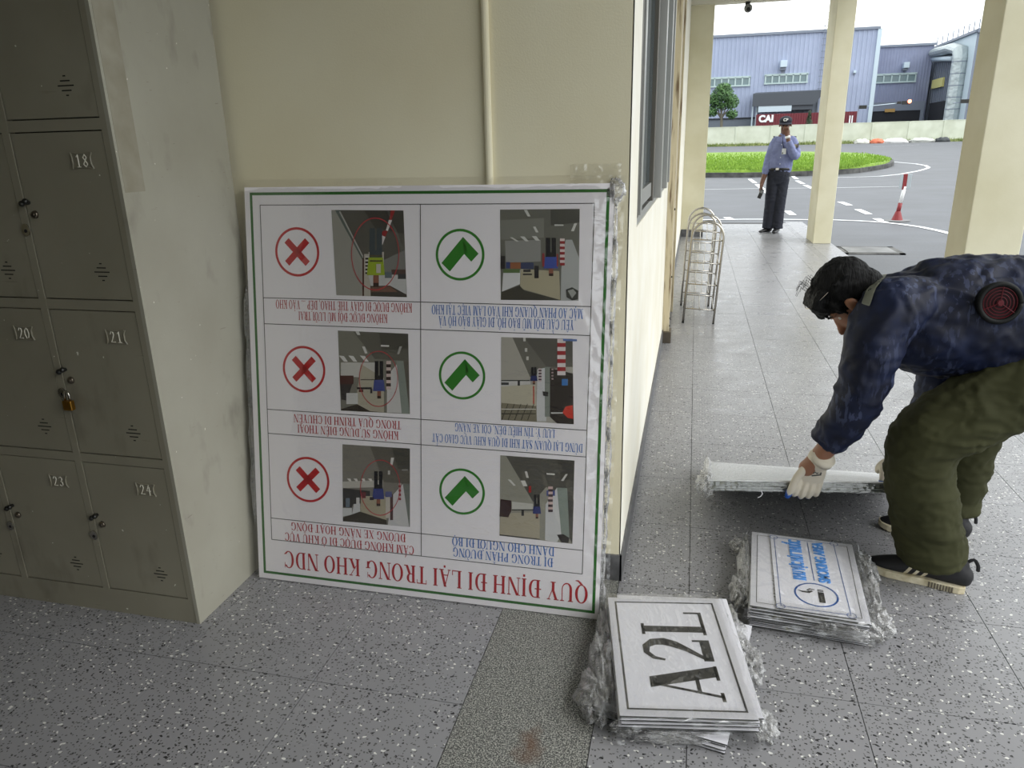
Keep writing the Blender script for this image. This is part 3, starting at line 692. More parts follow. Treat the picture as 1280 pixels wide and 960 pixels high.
p = P(1111.5, 138.2, SY) - o2; B().box(p.x - .9, p.x + .9, -.55, -.42, p.z - .3, p.z + .3).go('ochre_sign', mat('ochre', rgb(176, 140, 80), .6), sb)
# white hall on the right: its long side runs away from us
HN = 146
n0 = P(1222, 40, HN); hx = n0.x; fr_ = PX(1168.5, 57, hx)
hb = empty('white_hall', (hx, HN, 1), 'tall white hall with a silver air duct and roof posts at the far right', 'building'); oh = hb.location
zt_h = n0.z - 1
B().box(.05, 30, .1, fr_.y - HN + 1, 0, zt_h).go('hall', M_clad3, hb)
B().box(-.4, .3, -.3, fr_.y - HN + 1, zt_h, zt_h + .4).go('roof_edge', M_trim, hb)
corr('cladding', hx, hx + 20, 1, n0.z, HN, M_trim, hb, 1.1, .3, oh)
B().box(-.1, 20, -.5, .2, zt_h - .1, zt_h + .5).go('roof_edge', M_trim, hb)
for k in range(9):
    px_ = 1160 + 9.2 * k if k < 8 else 1228
    Y_ = PX(min(1222, 1172 + 6.2 * k), 50, hx).y - HN; B().tube([(0, Y_, zt_h), (0, Y_, zt_h + 1.9)], .08, 6).go('roof_post', M_trim, hb)
for yy in (3, 6): B().tube([(1.2 + yy * .3, -.6, 0), (1.2 + yy * .3, -.6, zt_h - .4)], .14, 8).go('wall_pipe', M_clad3, hb)
def hside(name, xa, ya, xb, yb, off, m_, zb=None, th=.3):
    p_, q_ = PX(xa, ya, hx) - oh, PX(xb, yb, hx) - oh
    lo, hi = (min(p_.z, q_.z) if zb is None else zb), max(p_.z, q_.z)
    return B().box(-off - th, -off + .05, min(p_.y, q_.y), max(p_.y, q_.y), lo, hi).go(name, m_, hb)
hside('grey_bay', 1160, 80, 1194, 76, 0, M_cladgr, 0, .3)
for k in range(12):
    hside('bay_rib', 1162 + 2.6 * k, 80, 1162.8 + 2.6 * k, 78, .25, M_trim, 0, .25)
hside('yellow_sign', 1171, 100, 1183, 108, .5, mat('sign_yellow', rgb(206, 200, 130), .5))
hside('doorway', 1168, 129, 1183, 150, .5, M_shadow, 0)
for k, pxx in enumerate((1159, 1163.5, 1167.5)):
    q_ = PX(pxx, 75, hx) - oh; B().tube([(-1.4, q_.y, 0), (-1.4, q_.y, q_.z)], .35, 8).go('riser_pipe', M_clad3, hb, smooth=True)
q_, p_ = PX(1166, 74, hx - 1) - oh, PX(1192, 73, hx - 1) - oh
B().tube([(-1.2, q_.y, q_.z), (-1.2, p_.y, p_.z)], .4, 8).go('header_pipe', M_clad3, hb, smooth=True)
# duct against it
def silver(t, b):
    p = pos(t); bump(t, b, noi(t, p, 1.2, 5), .6, .4)
M_duct = mat('silver_duct', rgb(172, 182, 184), .38, .35, fn=silver)
da = PX(1203, 58, hx - .9) - oh; db = PX(1170, 66, hx - .9) - oh
B().loft([(-.9, db.y, db.z), (-.9, da.y + 5, da.z + .3), (-.9, da.y + .4, da.z - .6), (-.9, da.y, da.z - 1.8), (-.9, da.y, 0)], [(.85, 1.3)] * 5, V((1, 0, 0)), 12, False).go('air_duct', M_duct, hb)
for k in range(7): B().loft([(-.9, da.y, 1.5 + 1.9 * k), (-.9, da.y, 1.62 + 1.9 * k)], [(.9, 1.36)] * 2, V((1, 0, 0)), 12, False).go('duct_band', M_trim, hb)
# traffic signal arm
TYs = 142
p = P(1073, 134, TYs); sg = empty('traffic_signal', (p.x, TYs, yz(TYs)), 'grey traffic signal arm reaching right with a lit red lamp at its end', 'signal'); os_ = sg.location
q = P(1138, 127.5, TYs) - os_; p = p - os_
B().tube([(p.x, 0, 0), (p.x, 0, p.z + .3)], .09, 10).go('mast', M_trim, sg, smooth=True)
B().tube([(p.x, 0, p.z), (q.x - 1.6, 0, q.z - .1)], .06, 8).go('arm', M_clad3, sg, smooth=True)
for a_, b_ in (((1074, 133), (1083, 135)), ((1121, 128), (1126, 129)), ((1127, 127.5), (1137, 129.5))):
    u_, w_ = P(*a_, TYs) - os_, P(*b_, TYs) - os_; B().box(u_.x, w_.x, -.25, .0, w_.z - .12, u_.z + .15).go('signal_head', M_blk, sg, bevel=.02)
me_ = mat('red_lamp', (1, .08, .03, 1), .4); me_.node_tree.nodes['Principled BSDF'].inputs['Emission Color'].default_value = (1, .16, .08, 1); me_.node_tree.nodes['Principled BSDF'].inputs['Emission Strength'].default_value = 5
p = P(1136.5, 126.8, TYs) - os_; B().ball((p.x, -.3, p.z), .3, seg=12).go('red_lamp', me_, sg, smooth=True)
p = P(1212, 127, 95); s2 = empty('traffic_signal', (p.x, 95, yz(95)), 'dark traffic signal cluster half hidden behind the nearest pillar', 'signal')
pz_ = p.z - yz(95)
B().tube([(1.2, 0, 0), (1.2, 0, pz_ + .2)], .09, 8).go('mast', M_trim, s2); B().box(-.9, .1, -.2, .1, pz_ - .15, pz_ + .25).go('signal_head', M_blk, s2, bevel=.02)
B().tube([(-1.6, 0, pz_ - .1), (1.2, 0, pz_)], .05, 8).go('arm', M_trim, s2); B().box(.2, .9, -.2, .1, pz_ - .15, pz_ + .25).go('signal_head', M_blk, s2, bevel=.02)
# trees
M_leaf = mat('tree_leaf', rgb(58, 92, 52), .7, fn=mottled(rgb(44, 74, 42), rgb(96, 134, 78), 1.3))
M_bark = mat('bark', rgb(104, 100, 88), .8)
tp = P(901, 158, 140); tr = empty('tree', (tp.x, 140, yz(140)), 'round crowned green tree beyond the boundary wall by the wall pier', 'tree')
tz = P(901, 150, 140).z - tr.location.z
B().loft([(0, 0, 0), (.1, 0, tz * .7), (0, 0, tz + .6), (-.2, 0, tz + 3)], [.3, .25, .22, .1], V((0, 1, 0)), 8, False, 2).go('trunk', M_bark, tr, smooth=True)
for e in ((-1.6, .2, tz + 2.4), (1.5, .1, tz + 2.2), (.9, 0, tz + 3.8), (-1, 0, tz + 3.6)): B().loft([(0, 0, tz + .2), (e[0] * .5, 0, tz + 1.3), e], [.14, .1, .04], V((0, 1, 0)), 6, False).go('branch', M_bark, tr, smooth=True)
def leaves(b, c, r, n, s_):
    c = V(c)
    for i in range(n):
        d = V((random.gauss(0, 1), random.gauss(0, 1), random.gauss(0, 1))).normalized() * (random.random() ** .4)
        p = c + V((d.x * r[0], d.y * r[1], d.z * r[2])); a = V((random.gauss(0, 1), random.gauss(0, 1), random.gauss(0, 1))).normalized() * s_; k = a.orthogonal().normalized() * s_ * .6
        b.poly([p - a, p + k, p + a, p - k])
b = B()
for c, r, n in (((0, 0, tz + 4.2), (1.9, 1.8, 1.3), 900), ((-1.7, 0, tz + 3.2), (1.3, 1.5, 1.1), 500), ((1.5, 0, tz + 2.9), (1.3, 1.4, 1.3), 600), ((-1.7, 0, tz + 1.4), (1.1, 1.2, .9), 400), ((1.7, 0, tz + .9), (1.0, 1.2, .8), 350), ((.1, 0, tz + 5.2), (1.3, 1.3, .8), 400), ((-.2, 0, tz + 2.4), (1.5, 1.2, .9), 400)): leaves(b, c, r, n, .2)
tag(b.go('foliage', M_leaf, tr, recalc=False), kind='stuff')
tp = P(1011, 155, 141); tr = empty('conifer', (tp.x, 141, yz(141)), 'small dark pointed conifer in front of the red container', 'tree')
b = B()
for k in range(9): leaves(b, (0, 0, 1.7 + k * .42), (1.0 * (1 - k / 10), 1.0 * (1 - k / 10), .4), 110, .14)
tag(b.go('foliage', mat('conifer_green', rgb(62, 76, 56), .8), tr, recalc=False), kind='stuff')
B().cyl((0, 0, 0), (0, 0, 3.5), .12, 8).go('trunk', M_bark, tr)
# ================================================================== LOCKERS
LX, LY = -1.49, 1.722
lk = empty('locker_cabinet', (LX - .5, LY, 0), 'tall grey steel locker cabinet of numbered compartments standing left of the poster', 'locker')
ox = lk.location.x
def L(name, x0, x1, y0, y1, z0, z1, m_=M_lock, par=lk, off=None, bev=.0):
    f = off or V((ox, LY, 0)); return B().box(x0 - f.x, x1 - f.x, y0 - f.y, y1 - f.y, z0 - f.z, z1 - f.z).go(name, m_, par, bevel=bev)
LH = 2.04; LXL = -2.50
zr = [(.09, .548), (.578, 1.034), (1.065, 1.521), (1.552, 2.008)]
xc = [(-1.8195, -1.521), (-2.151, -1.8455), (-2.475, -2.177)]
L('side_panel', LX - .012, LX, LY - .002, 2.225, 0, LH, M_lockside)
L('side_panel', LXL, LXL + .012, LY - .002, 2.225, 0, LH, M_lockside)
L('back_panel', LXL + .012, LX - .012, 2.2, 2.22, 0, LH)
L('top_panel', LXL + .012, LX - .012, LY, 2.2, LH - .012, LH - .001)
L('plinth', LXL + .012, LX - .012, LY, LY + .02, 0, .088)
L('tape_mark', LX, LX + .0006, LY + .008, LY + .085, 1.36, 1.9, M_patch)
L('gap_shade_sheet', LXL + .03, LX - .03, LY + .022, LY + .03, .088, LH - .02, M_dark)  # dark sheet behind the doors, painted shade for the gaps
b = B()
for a_, c_ in ((.0885, .09), (.548, .578), (1.034, 1.065), (1.521, 1.552), (2.008, LH - .013)):
    b.box(LXL + .012 - ox, LX - .012 - ox, -.001, .02, a_ + .001, c_ - .001) if c_ - a_ > .005 else None
b.go('rail', M_lock, lk)
for a_, c_ in ((-1.8455, -1.8195), (-2.177, -2.151)): L('stile', a_ + .001, c_ - .001, LY - .0015, LY + .019, .089, LH - .014)
L('stile', -1.5205, LX - .012, LY - .0015, LY + .019, .089, LH - .014)
L('stile', LXL + .012, -2.4755, LY - .0015, LY + .019, .089, LH - .014)
DIG = {'0': [[(.5, 1), (.1, .75), (.05, .4), (.3, .02), (.7, .1), (.9, .45), (.75, .85), (.5, 1)]], '1': [[(.2, .8), (.5, 1), (.5, 0)], [(.2, 0), (.8, 0)]],
       '2': [[(.1, .75), (.3, .98), (.65, .95), (.75, .7), (.45, .35), (.1, .03), (.85, .03)]], '3': [[(.1, .85), (.4, 1), (.75, .85), (.6, .6), (.35, .52), (.7, .4), (.75, .15), (.4, 0), (.05, .12)]],
       '4': [[(.6, 1), (.1, .4), (.9, .4)], [(.65, .8), (.65, -.1)]], '8': [[(.5, .52), (.15, .75), (.5, 1), (.8, .75), (.5, .52), (.1, .22), (.5, 0), (.85, .22), (.5, .52)]]}
names = {(0, 0): '24', (0, 1): '21', (0, 2): '18', (1, 0): '23', (1, 1): '20'}
for ci, (xa, xb) in enumerate(xc):
    for ri, (za, zb) in enumerate(zr):
        d = empty('door', (xa, LY, za), parent=lk); d.location = (xa - ox, 0, za)
        w_, h_ = xb - xa, zb - za
        dp = B().box(.002, w_ - .002, .0, .018, .002, h_ - .002).go('door_panel', M_lock, d, bevel=.0015)
        # make the panel the door itself: parent directly
        COL.objects.unlink(d); bpy.data.objects.remove(d); dp.name = 'door'; dp.parent = lk; dp.location = (xa - ox, 0, za)
        d = dp
        cxp, czp = w_ - .080, h_ - .076
        b = B(); W2, H2 = .034, .021
        for s_ in (-1, 1):
            b.tube([(cxp + s_ * W2, -.001, czp - H2), (cxp + s_ * (W2 - .005), -.003, czp - H2 * .4), (cxp + s_ * (W2 - .005), -.003, czp + H2 * .4), (cxp + s_ * W2, -.001, czp + H2)], .0022, 6)
            b.tube([(cxp - W2 + .004, -.001, czp + s_ * H2), (cxp - W2 * .4, -.002, czp + s_ * (H2 - .003)), (cxp + W2 * .4, -.002, czp + s_ * (H2 - .003)), (cxp + W2 - .004, -.001, czp + s_ * H2)], .0016, 6)
        b.box(cxp - W2 + .004, cxp + W2 - .004, -.0012, 0, czp - H2 + .002, czp + H2 - .002)
        b.go('number_plate', M_plate, d, smooth=False)
        s_ = names.get((ci, ri))
        if s_:
            b = B()
            for k, c_ in enumerate(s_):
                for ln in DIG[c_]: b.tube([(cxp - .019 + k * .022 + u * .017, -.0025, czp - .016 + v_ * .032) for u, v_ in ln], .0014, 6)
            b.go('painted_number', M_chalk, d)
        for k, wd in enumerate((.008, .03, .05, .03, .008)):
            zc_ = .104 - k * .0118; B().box(w_ - .086 - wd / 2, w_ - .086 + wd / 2, -.0006, .004, zc_ - .0016, zc_ + .0016).go('vent_slot', M_dark, d)  # dark strips just proud of the door stand in for slot shade
        B().cyl((.014, 0, h_ - .184), (.014, -.018, h_ - .184), .006, 12).ball((.010, -.02, h_ - .186), .0085, seg=12).ball((.022, -.019, h_ - .180), .0085, seg=12).go('turn_knob', M_blk, d, smooth=True)
        B().cyl((.027, 0, h_ - .217), (.027, -.006, h_ - .217), .0115, 18, .009).cyl((.027, -.006, h_ - .217), (.027, -.008, h_ - .217), .004, 10).go('keyhole', M_knob, d, smooth=True)
        hz = h_ - .259
        b = B(); b.loft([(-.012, -.002, hz), (-.012, -.006, hz)], [(.013, .017)] * 2, V((0, 0, 1)), 16, False); b.go('hasp', M_steel, d)
        b = B(); b.cyl((-.012, -.0062, hz - .003), (-.012, -.0068, hz - .003), .005, 10); b.go('hasp_hole', M_dark, d)
pk = P(83, 493, LY - .012)
pl = empty('padlock', pk, 'small brass padlock hanging closed from the hasp of locker door 21', 'padlock')
b = B().tube([(-.009, 0, -.022), (-.009, 0, -.002), (-.006, 0, .007), (0, 0, .010), (.006, 0, .007), (.009, 0, -.002), (.009, 0, -.022)], .0028, 8, V((0, 1, 0))); b.go('shackle', M_steel, pl, smooth=True)
B().box(-.0155, .0155, -.008, .008, -.050, -.02).go('lock_body', M_brass, pl, bevel=.002)
# ================================================================== POSTER
pu = V((1, 0, 0)); pv = V((0, .222, 1.345)).normalized(); pn = pu.cross(pv)   # pn points to the viewer (-Y)
PO = V((-1.45, 2.003, .003)); PWD, PHT = 1.222, 1.363; TH = .022
po = empty('safety_poster', PO, 'large white safety rule poster turned upside down, wrapped in film and leaning on the wall', 'poster')
def pp2(u, v, h=0): return pu * u + pv * v + pn * h
b = B(); b.hexa([pp2(0, 0, -TH), pp2(PWD, 0, -TH), pp2(PWD, PHT, -TH), pp2(0, PHT, -TH)], [pp2(0, 0), pp2(PWD, 0), pp2(PWD, PHT), pp2(0, PHT)]); b.go('board', M_white, po)
def U(x, y):   # photo pixel -> poster coordinates
    r = ray(x, y); t_ = (PO - O).dot(pn) / r.dot(pn); q = O + r * t_ - PO; return q.dot(pu), q.dot(pv)
F = lambda: Flat((0, 0, 0), pu, pv, pn)
f = F(); 
c = [U(310, 241), U(762, 236), U(744, 766), U(332, 717)]
x0, y1 = (c[0][0] + c[3][0]) / 2, (c[0][1] + c[1][1]) / 2; x1 = (c[1][0] + c[2][0]) / 2; y0 = (c[2][1] + c[3][1]) / 2
f.frame(x0, y0, x1, y1, .009); f.go('green_border', M_greenl, po)
f = F()
gx = [U(322, 257)[0], (U(523, 257)[0] + U(529, 694)[0]) / 2, U(742, 255)[0]]
gx[0] = (U(322, 257)[0] + U(343, 679)[0]) / 2; gx[2] = (U(742, 255)[0] + U(729, 714)[0]) / 2
def yv(*p): return sum(U(*q)[1] for q in p) / len(p)
gy = [yv((343, 679), (529, 694), (729, 714)), yv((343, 650), (529, 665), (730, 688)), yv((340, 543), (529, 555), (733, 571)), yv((339, 513), (528, 524), (735, 537)), yv((333, 404), (526, 412), (738, 420)), yv((331, 372), (525, 377), (738, 384)), yv((322, 256), (523, 256), (742, 254))]
lw_ = .0024
for y in gy: f.poly(_q(gx[0], y - lw_ / 2, gx[2], y + lw_ / 2))
for x in gx: f.poly(_q(x - lw_ / 2, gy[0], x + lw_ / 2, gy[-1]))
f.go('table_grid', M_line, po)
def ptext(s, px, py, w_px_l, w_px_r, hgt, m_, name='caption'):
    f = F(); cx, cy = U(px, py); a, b_ = U(w_px_l, py)[0], U(w_px_r, py)[0]
    f.text(s, cx, cy, abs(b_ - a), hgt, math.pi); f.go(name, m_, po)
ptext('QUY ĐỊNH ĐI LẠI TRONG KHO NDC', 535.5, 720, 347, 725, .062, M_redt, 'title')
ptext('ĐI TRONG PHẦN ĐƯỜNG', 627.5, 696.5, 565, 690.5, .030, M_blue)
ptext('DÀNH CHO NGƯỜI ĐI BỘ', 628, 683, 564, 692, .030, M_blue)
ptext('CẤM KHÔNG ĐƯỢC ĐI Ở KHU VỰC', 435, 679, 354, 515, .029, M_redt)
ptext('ĐƯỜNG XE NÂNG HOẠT ĐỘNG', 434, 665, 363, 506, .029, M_redt)
ptext('DỪNG LẠI QUAN SÁT KHI ĐI QUA KHU VỰC GIAO CẮT', 632, 553.5, 537, 725, .028, M_blue)
ptext('LƯU Ý: TÍN HIỆU ĐÈN, CÒI XE NÂNG', 630, 538, 567, 692, .027, M_blue)
ptext('KHÔNG SỬ DỤNG ĐIỆN THOẠI', 434, 540, 370, 496, .028, M_redt)
ptext('TRONG QUÁ TRÌNH DI CHUYỂN', 433, 527, 366, 500, .028, M_redt)
ptext('YÊU CẦU ĐỘI MŨ BẢO HỘ, ĐI GIÀY BẢO HỘ VÀ', 631, 403.5, 547, 716, .030, M_blue)
ptext('MẶC ÁO PHẢN QUANG KHI VÀO LÀM VIỆC TẠI KHO', 632, 389.5, 537, 726, .030, M_blue)
ptext('KHÔNG ĐƯỢC ĐỘI MŨ LƯỠI TRAI', 428, 396.5, 372, 483, .028, M_redt)
ptext('KHÔNG ĐƯỢC ĐI GIÀY THỂ THAO, DÉP ... VÀO KHO', 428, 382.5, 343, 513, .029, M_redt)
for (px, py, rpx, kind) in ((371.5, 315, 27.5, 'x'), (380, 461.5, 26.5, 'x'), (385, 599.5, 26.5, 'x'), (575, 318.5, 30.5, 'v'), (577.5, 469.5, 29, 'v'), (577.5, 614.5, 28.5, 'v')):
    f = F(); cx, cy = U(px, py); R = abs(U(px + rpx, py)[0] - U(px - rpx, py)[0]) / 2
    f.polys(ring(0, 0, R, R, R * .10, R * .10, 0, 360, 48), 1, 1, cx, cy)
    if kind == 'x':
        a = R * .66; w2 = R * .135
        for s_ in (1, -1): f.polys([[(-a, -w2), (a, -w2), (a, w2), (-a, w2)]], 1, 1, cx, cy, rot=s_ * math.pi / 4)
        f.go('cross_mark', M_red, po)
    else:
        k = R / 29.0
        pts = [(-21.5, -9), (-12, -18.5), (6.5, 2.5), (13.5, -6.5), (22.5, 2), (4.5, 22), (-.5, 16)]
        # two arms: long arm lower-left to apex, short arm apex to right
        f.polys([[(-22 * k, -9.5 * k), (-12 * k, -19 * k), (8.5 * k, 5 * k), (3.5 * k, 20 * k)], [(3.5 * k, 20 * k), (3.0 * k, 1 * k), (14 * k, -8 * k), (22 * k, 1.5 * k)]][:1] + [[(3.5 * k, 20 * k), (4.4 * k, 1.6 * k), (13.5 * k, -7.5 * k), (22 * k, 1.5 * k)]], 1, 1, cx, cy)
        f.go('check_mark', M_green, po)
# printed photos
PAL = {}
def pc(r, g, b): 
    n = 'print_%d_%d_%d' % (r, g, b); return mat(n, rgb(r, g, b), .35)
def photo(ox, oy, s_, quads, ell=None):
    mats = []; f = F(); lay = 0
    for colr, pts in quads:
        m_ = pc(*colr)
        if m_ not in mats: mats.append(m_)
        lay += 1
        f.poly([U(ox + x / s_, oy + y / s_) for x, y in pts], mats.index(m_), .0006 + lay * .00003)
    if ell:
        m_ = pc(190, 60, 70); mats.append(m_) if m_ not in mats else None
        ex, ey, rx, ry = ell; ps = []
        for i in range(40):
            a, b_ = 2 * math.pi * i / 40, 2 * math.pi * (i + 1) / 40
            f.poly([U(ox + (ex + rr * rx * math.cos(t_)) / s_, oy + (ey + rr * ry * math.sin(t_)) / s_) for rr, t_ in ((1, a), (1, b_), (.972, b_), (.972, a))], mats.index(m_), .0022)
    f.go('photo_print', mats, po)
R_ = lambda x0, y0, x1, y1: [(x0, y0), (x1, y0), (x1, y1), (x0, y1)]
def stripes(x0, x1, y0, y1, n, c1=(150, 40, 50), c2=(220, 216, 216), sl=0):
    o_ = []
    for i in range(n):
        ya, yb = y0 + (y1 - y0) * i / n, y0 + (y1 - y0) * (i + 1) / n; d0, d1 = sl * i / n, sl * (i + 1) / n
        o_.append((c1 if i % 2 else c2, [(x0 + d0, ya), (x1 + d0, ya), (x1 + d1, yb), (x0 + d1, yb)]))
    return o_
dk, md, lt = (84, 82, 76), (116, 116, 110), (172, 170, 162)
def man(x, y0, y1, w, shirt, pants=(34, 34, 40)):
    m_ = (y0 + y1) / 2
    return [(pants, R_(x - w * .42, y0, x - w * .06, m_)), (pants, R_(x + w * .06, y0, x + w * .42, m_)), (pants, R_(x - w * .42, m_ - (y1 - y0) * .12, x + w * .42, m_)),
            (shirt, [(x - w * .48, m_), (x + w * .48, m_), (x + w * .6, y1 - (y1 - y0) * .2), (x - w * .6, y1 - (y1 - y0) * .2)]), ((140, 92, 76), R_(x - w * .17, y1 - (y1 - y0) * .2, x + w * .2, y1 - (y1 - y0) * .04)), ((60, 46, 44), R_(x - w * .17, y1 - (y1 - y0) * .07, x + w * .2, y1))]
# 1 top left (crop 410,255 x8)
photo(410, 255, 8, [((158, 156, 148), [(35, 60), (755, 65), (790, 932), (85, 912)]), ((92, 90, 84), [(70, 60), (755, 65), (778, 660), (560, 700), (345, 540)]), ((70, 68, 64), [(360, 62), (755, 65), (760, 300), (470, 240)]),
    ((126, 126, 122), [(560, 560), (770, 460), (778, 660), (560, 690)]), ((98, 108, 104), [(70, 60), (110, 60), (350, 530), (345, 560)]), ((176, 174, 168), [(110, 75), (126, 75), (350, 515), (350, 540)]),
    ((150, 44, 48), [(630, 64), (672, 64), (638, 160), (610, 160)]), ((222, 218, 214), [(610, 160), (642, 160), (600, 270), (580, 262)]), ((150, 44, 48), [(560, 265), (600, 272), (560, 360), (520, 300)]), ((215, 210, 206), [(535, 310), (575, 330), (545, 410), (530, 400)]),
    ((84, 56, 52), R_(345, 540, 362, 920)), ((186, 180, 168), R_(362, 500, 425, 920)), ((196, 196, 194), [(400, 690), (780, 720), (785, 900), (430, 820)]),
    ((70, 66, 62), [(425, 820), (620, 815), (785, 905), (790, 932), (430, 920)]), ((120, 90, 78), [(430, 830), (620, 820), (700, 880), (430, 880)]), ((88, 70, 66), R_(635, 655, 778, 705)), ((60, 62, 66), R_(700, 700, 780, 750)), ((100, 112, 118), R_(570, 680, 640, 740)),
    ((196, 188, 178), R_(408, 480, 560, 700))] + stripes(375, 405, 520, 700, 10, (40, 38, 38), (200, 196, 190)) + man(480, 240, 830, 150, (156, 178, 50), (66, 76, 82)) + [((90, 84, 58), R_(415, 510, 545, 525)), ((90, 84, 58), R_(420, 562, 545, 578)), ((196, 190, 180), R_(485, 600, 530, 690))], (475, 500, 240, 365))
# 2 mid left (410,405 x8)
photo(410, 405, 8, [((126, 124, 114), [(100, 65), (802, 97), (820, 900), (130, 865)]), ((98, 96, 88), [(250, 72), (802, 97), (806, 370), (470, 350)]), ((78, 76, 70), [(510, 84), (802, 97), (804, 250), (540, 260)]), ((200, 198, 192), [(130, 385), (470, 385), (470, 545), (130, 520)]), ((178, 172, 154), [(330, 400), (560, 540), (560, 885), (290, 875), (290, 700)]),
    ((204, 202, 200), [(590, 520), (690, 400), (740, 890), (590, 885)]), ((136, 144, 136), [(685, 370), (755, 370), (818, 900), (738, 892)]), ((96, 92, 84), [(755, 370), (806, 372), (818, 890)]), ((78, 46, 44), R_(120, 515, 256, 600)), ((56, 52, 54), [(125, 600), (245, 600), (190, 765), (135, 755)]), ((206, 206, 204), R_(185, 690, 300, 800)),
    ((58, 52, 48), [(135, 850), (290, 800), (420, 870), (560, 885), (130, 865)])] + [((222, 220, 216), [(x, 315), (x + 50, 320), (x + 90, 378), (x + 50, 375)]) for x in (110, 205, 320)] + [((214, 212, 208), [(275, 75), (310, 75), (325, 110), (295, 108)]), ((214, 212, 208), [(342, 225), (370, 225), (396, 292), (372, 296)]), ((214, 212, 208), [(530, 208), (612, 212), (612, 228), (530, 225)]), ((170, 168, 162), [(716, 225), (742, 222), (714, 300), (692, 302)])]
    + stripes(585, 630, 370, 655, 9, (60, 46, 46), (206, 186, 180)) + man(512, 370, 745, 100, (70, 80, 140)) + [((40, 38, 46), R_(290, 632, 440, 652)), ((84, 80, 76), R_(330, 552, 470, 560)), ((100, 50, 50), R_(310, 655, 355, 680)), ((40, 38, 46), R_(425, 645, 445, 692))], (508, 548, 195, 280))
# 3 bottom left (410,550 x8)
photo(410, 550, 8, [((128, 124, 116), [(145, 42), (820, 85), (820, 868), (150, 812)]), ((100, 96, 88), [(420, 60), (820, 85), (820, 440), (560, 420)]), ((76, 74, 68), [(640, 75), (820, 85), (820, 300), (700, 290)]), ((190, 186, 178), [(145, 415), (550, 400), (550, 470), (150, 480)]), ((62, 60, 60), [(150, 480), (420, 510), (420, 630), (250, 640), (240, 675), (150, 670)]),
    ((172, 164, 142), [(330, 560), (580, 560), (585, 800), (320, 780)]), ((206, 206, 206), [(260, 640), (322, 635), (322, 715), (240, 750)]), ((206, 206, 206), [(150, 680), (240, 680), (240, 745), (150, 765)]), ((64, 58, 50), [(150, 775), (320, 715), (585, 800), (590, 845), (150, 812)]), ((204, 202, 202), [(640, 560), (750, 440), (812, 865), (600, 848)]), ((118, 122, 116), [(750, 440), (820, 440), (820, 868), (812, 865)]),
    ((196, 190, 180), R_(578, 560, 640, 780)), ((84, 60, 62), R_(622, 540, 652, 800))] + [((220, 216, 210), [(x, 385), (x + 36, 385), (x + 46, 412), (x + 26, 412)]) for x in (190, 255, 330, 400)] + [((216, 214, 210), [(632, 175), (662, 178), (646, 250), (622, 250)]), ((190, 188, 184), R_(600, 305, 622, 345)), ((150, 150, 146), R_(740, 292, 800, 306))]
    + stripes(708, 732, 430, 600, 8, (150, 50, 60), (190, 170, 170)) + man(505, 310, 660, 100, (60, 68, 128)) + [((92, 96, 140), R_(575, 515, 640, 570)), ((60, 52, 60), R_(420, 570, 460, 600)), ((210, 208, 206), R_(285, 575, 318, 640)), ((110, 50, 56), R_(340, 520, 380, 580)), ((112, 124, 136), R_(180, 580, 220, 670))], (525, 475, 200, 280))
# 4 top right (615,255 x7.38)
s7 = 7.385
photo(615, 255, s7, [((108, 108, 100), [(75, 52), (810, 45), (800, 892), (82, 885)]), ((128, 128, 120), [(78, 150), (480, 130), (480, 310), (80, 330)]), ((82, 82, 76), [(540, 50), (808, 46), (806, 170), (545, 200)]), ((146, 146, 142), [(120, 340), (450, 330), (450, 530), (130, 540)]), ((176, 178, 176), [(680, 330), (740, 330), (805, 500), (800, 890), (635, 890), (640, 600)]),
    ((176, 168, 142), [(265, 600), (620, 620), (630, 885), (260, 780)]), ((214, 214, 214), [(105, 635), (262, 610), (258, 740), (92, 810)]), ((66, 64, 58), [(90, 810), (258, 755), (300, 800), (630, 885), (82, 885)]), ((54, 68, 116), R_(130, 535, 168, 595)), ((150, 96, 66), R_(168, 540, 265, 598)), ((62, 70, 100), R_(265, 540, 385, 600)), ((90, 114, 70), R_(105, 602, 258, 636)), ((44, 40, 44), R_(80, 480, 122, 600)), ((44, 42, 46), R_(392, 570, 432, 685)),
    ((60, 60, 62), R_(290, 605, 358, 628)), ((60, 60, 62), R_(286, 642, 370, 656))] + [((206, 206, 200), q) for q in ([(295, 55), (325, 55), (356, 115), (330, 115)], [(380, 210), (402, 208), (430, 262), (405, 262)], [(578, 188), (660, 190), (660, 202), (578, 203)], [(760, 180), (786, 178), (756, 252), (730, 250)], [(368, 297), (410, 297), (442, 338), (405, 338)], [(260, 300), (300, 300), (340, 345), (310, 345)], [(165, 308), (190, 308), (250, 346), (225, 346)])]
    + [((120, 118, 70), R_(0 + 96, 868, 98, 870))] + stripes(628, 672, 318, 568, 10, (150, 44, 52), (216, 200, 196)) + man(545, 312, 665, 110, (66, 84, 160)) + [((150, 60, 64), R_(465, 455, 485, 575)), ((150, 60, 64), R_(598, 460, 612, 575)), ((60, 62, 60), [(685, 790), (740, 768), (798, 800), (795, 880), (740, 890), (690, 860)]), ((160, 162, 156), [(700, 800), (750, 785), (780, 820), (740, 870)])])
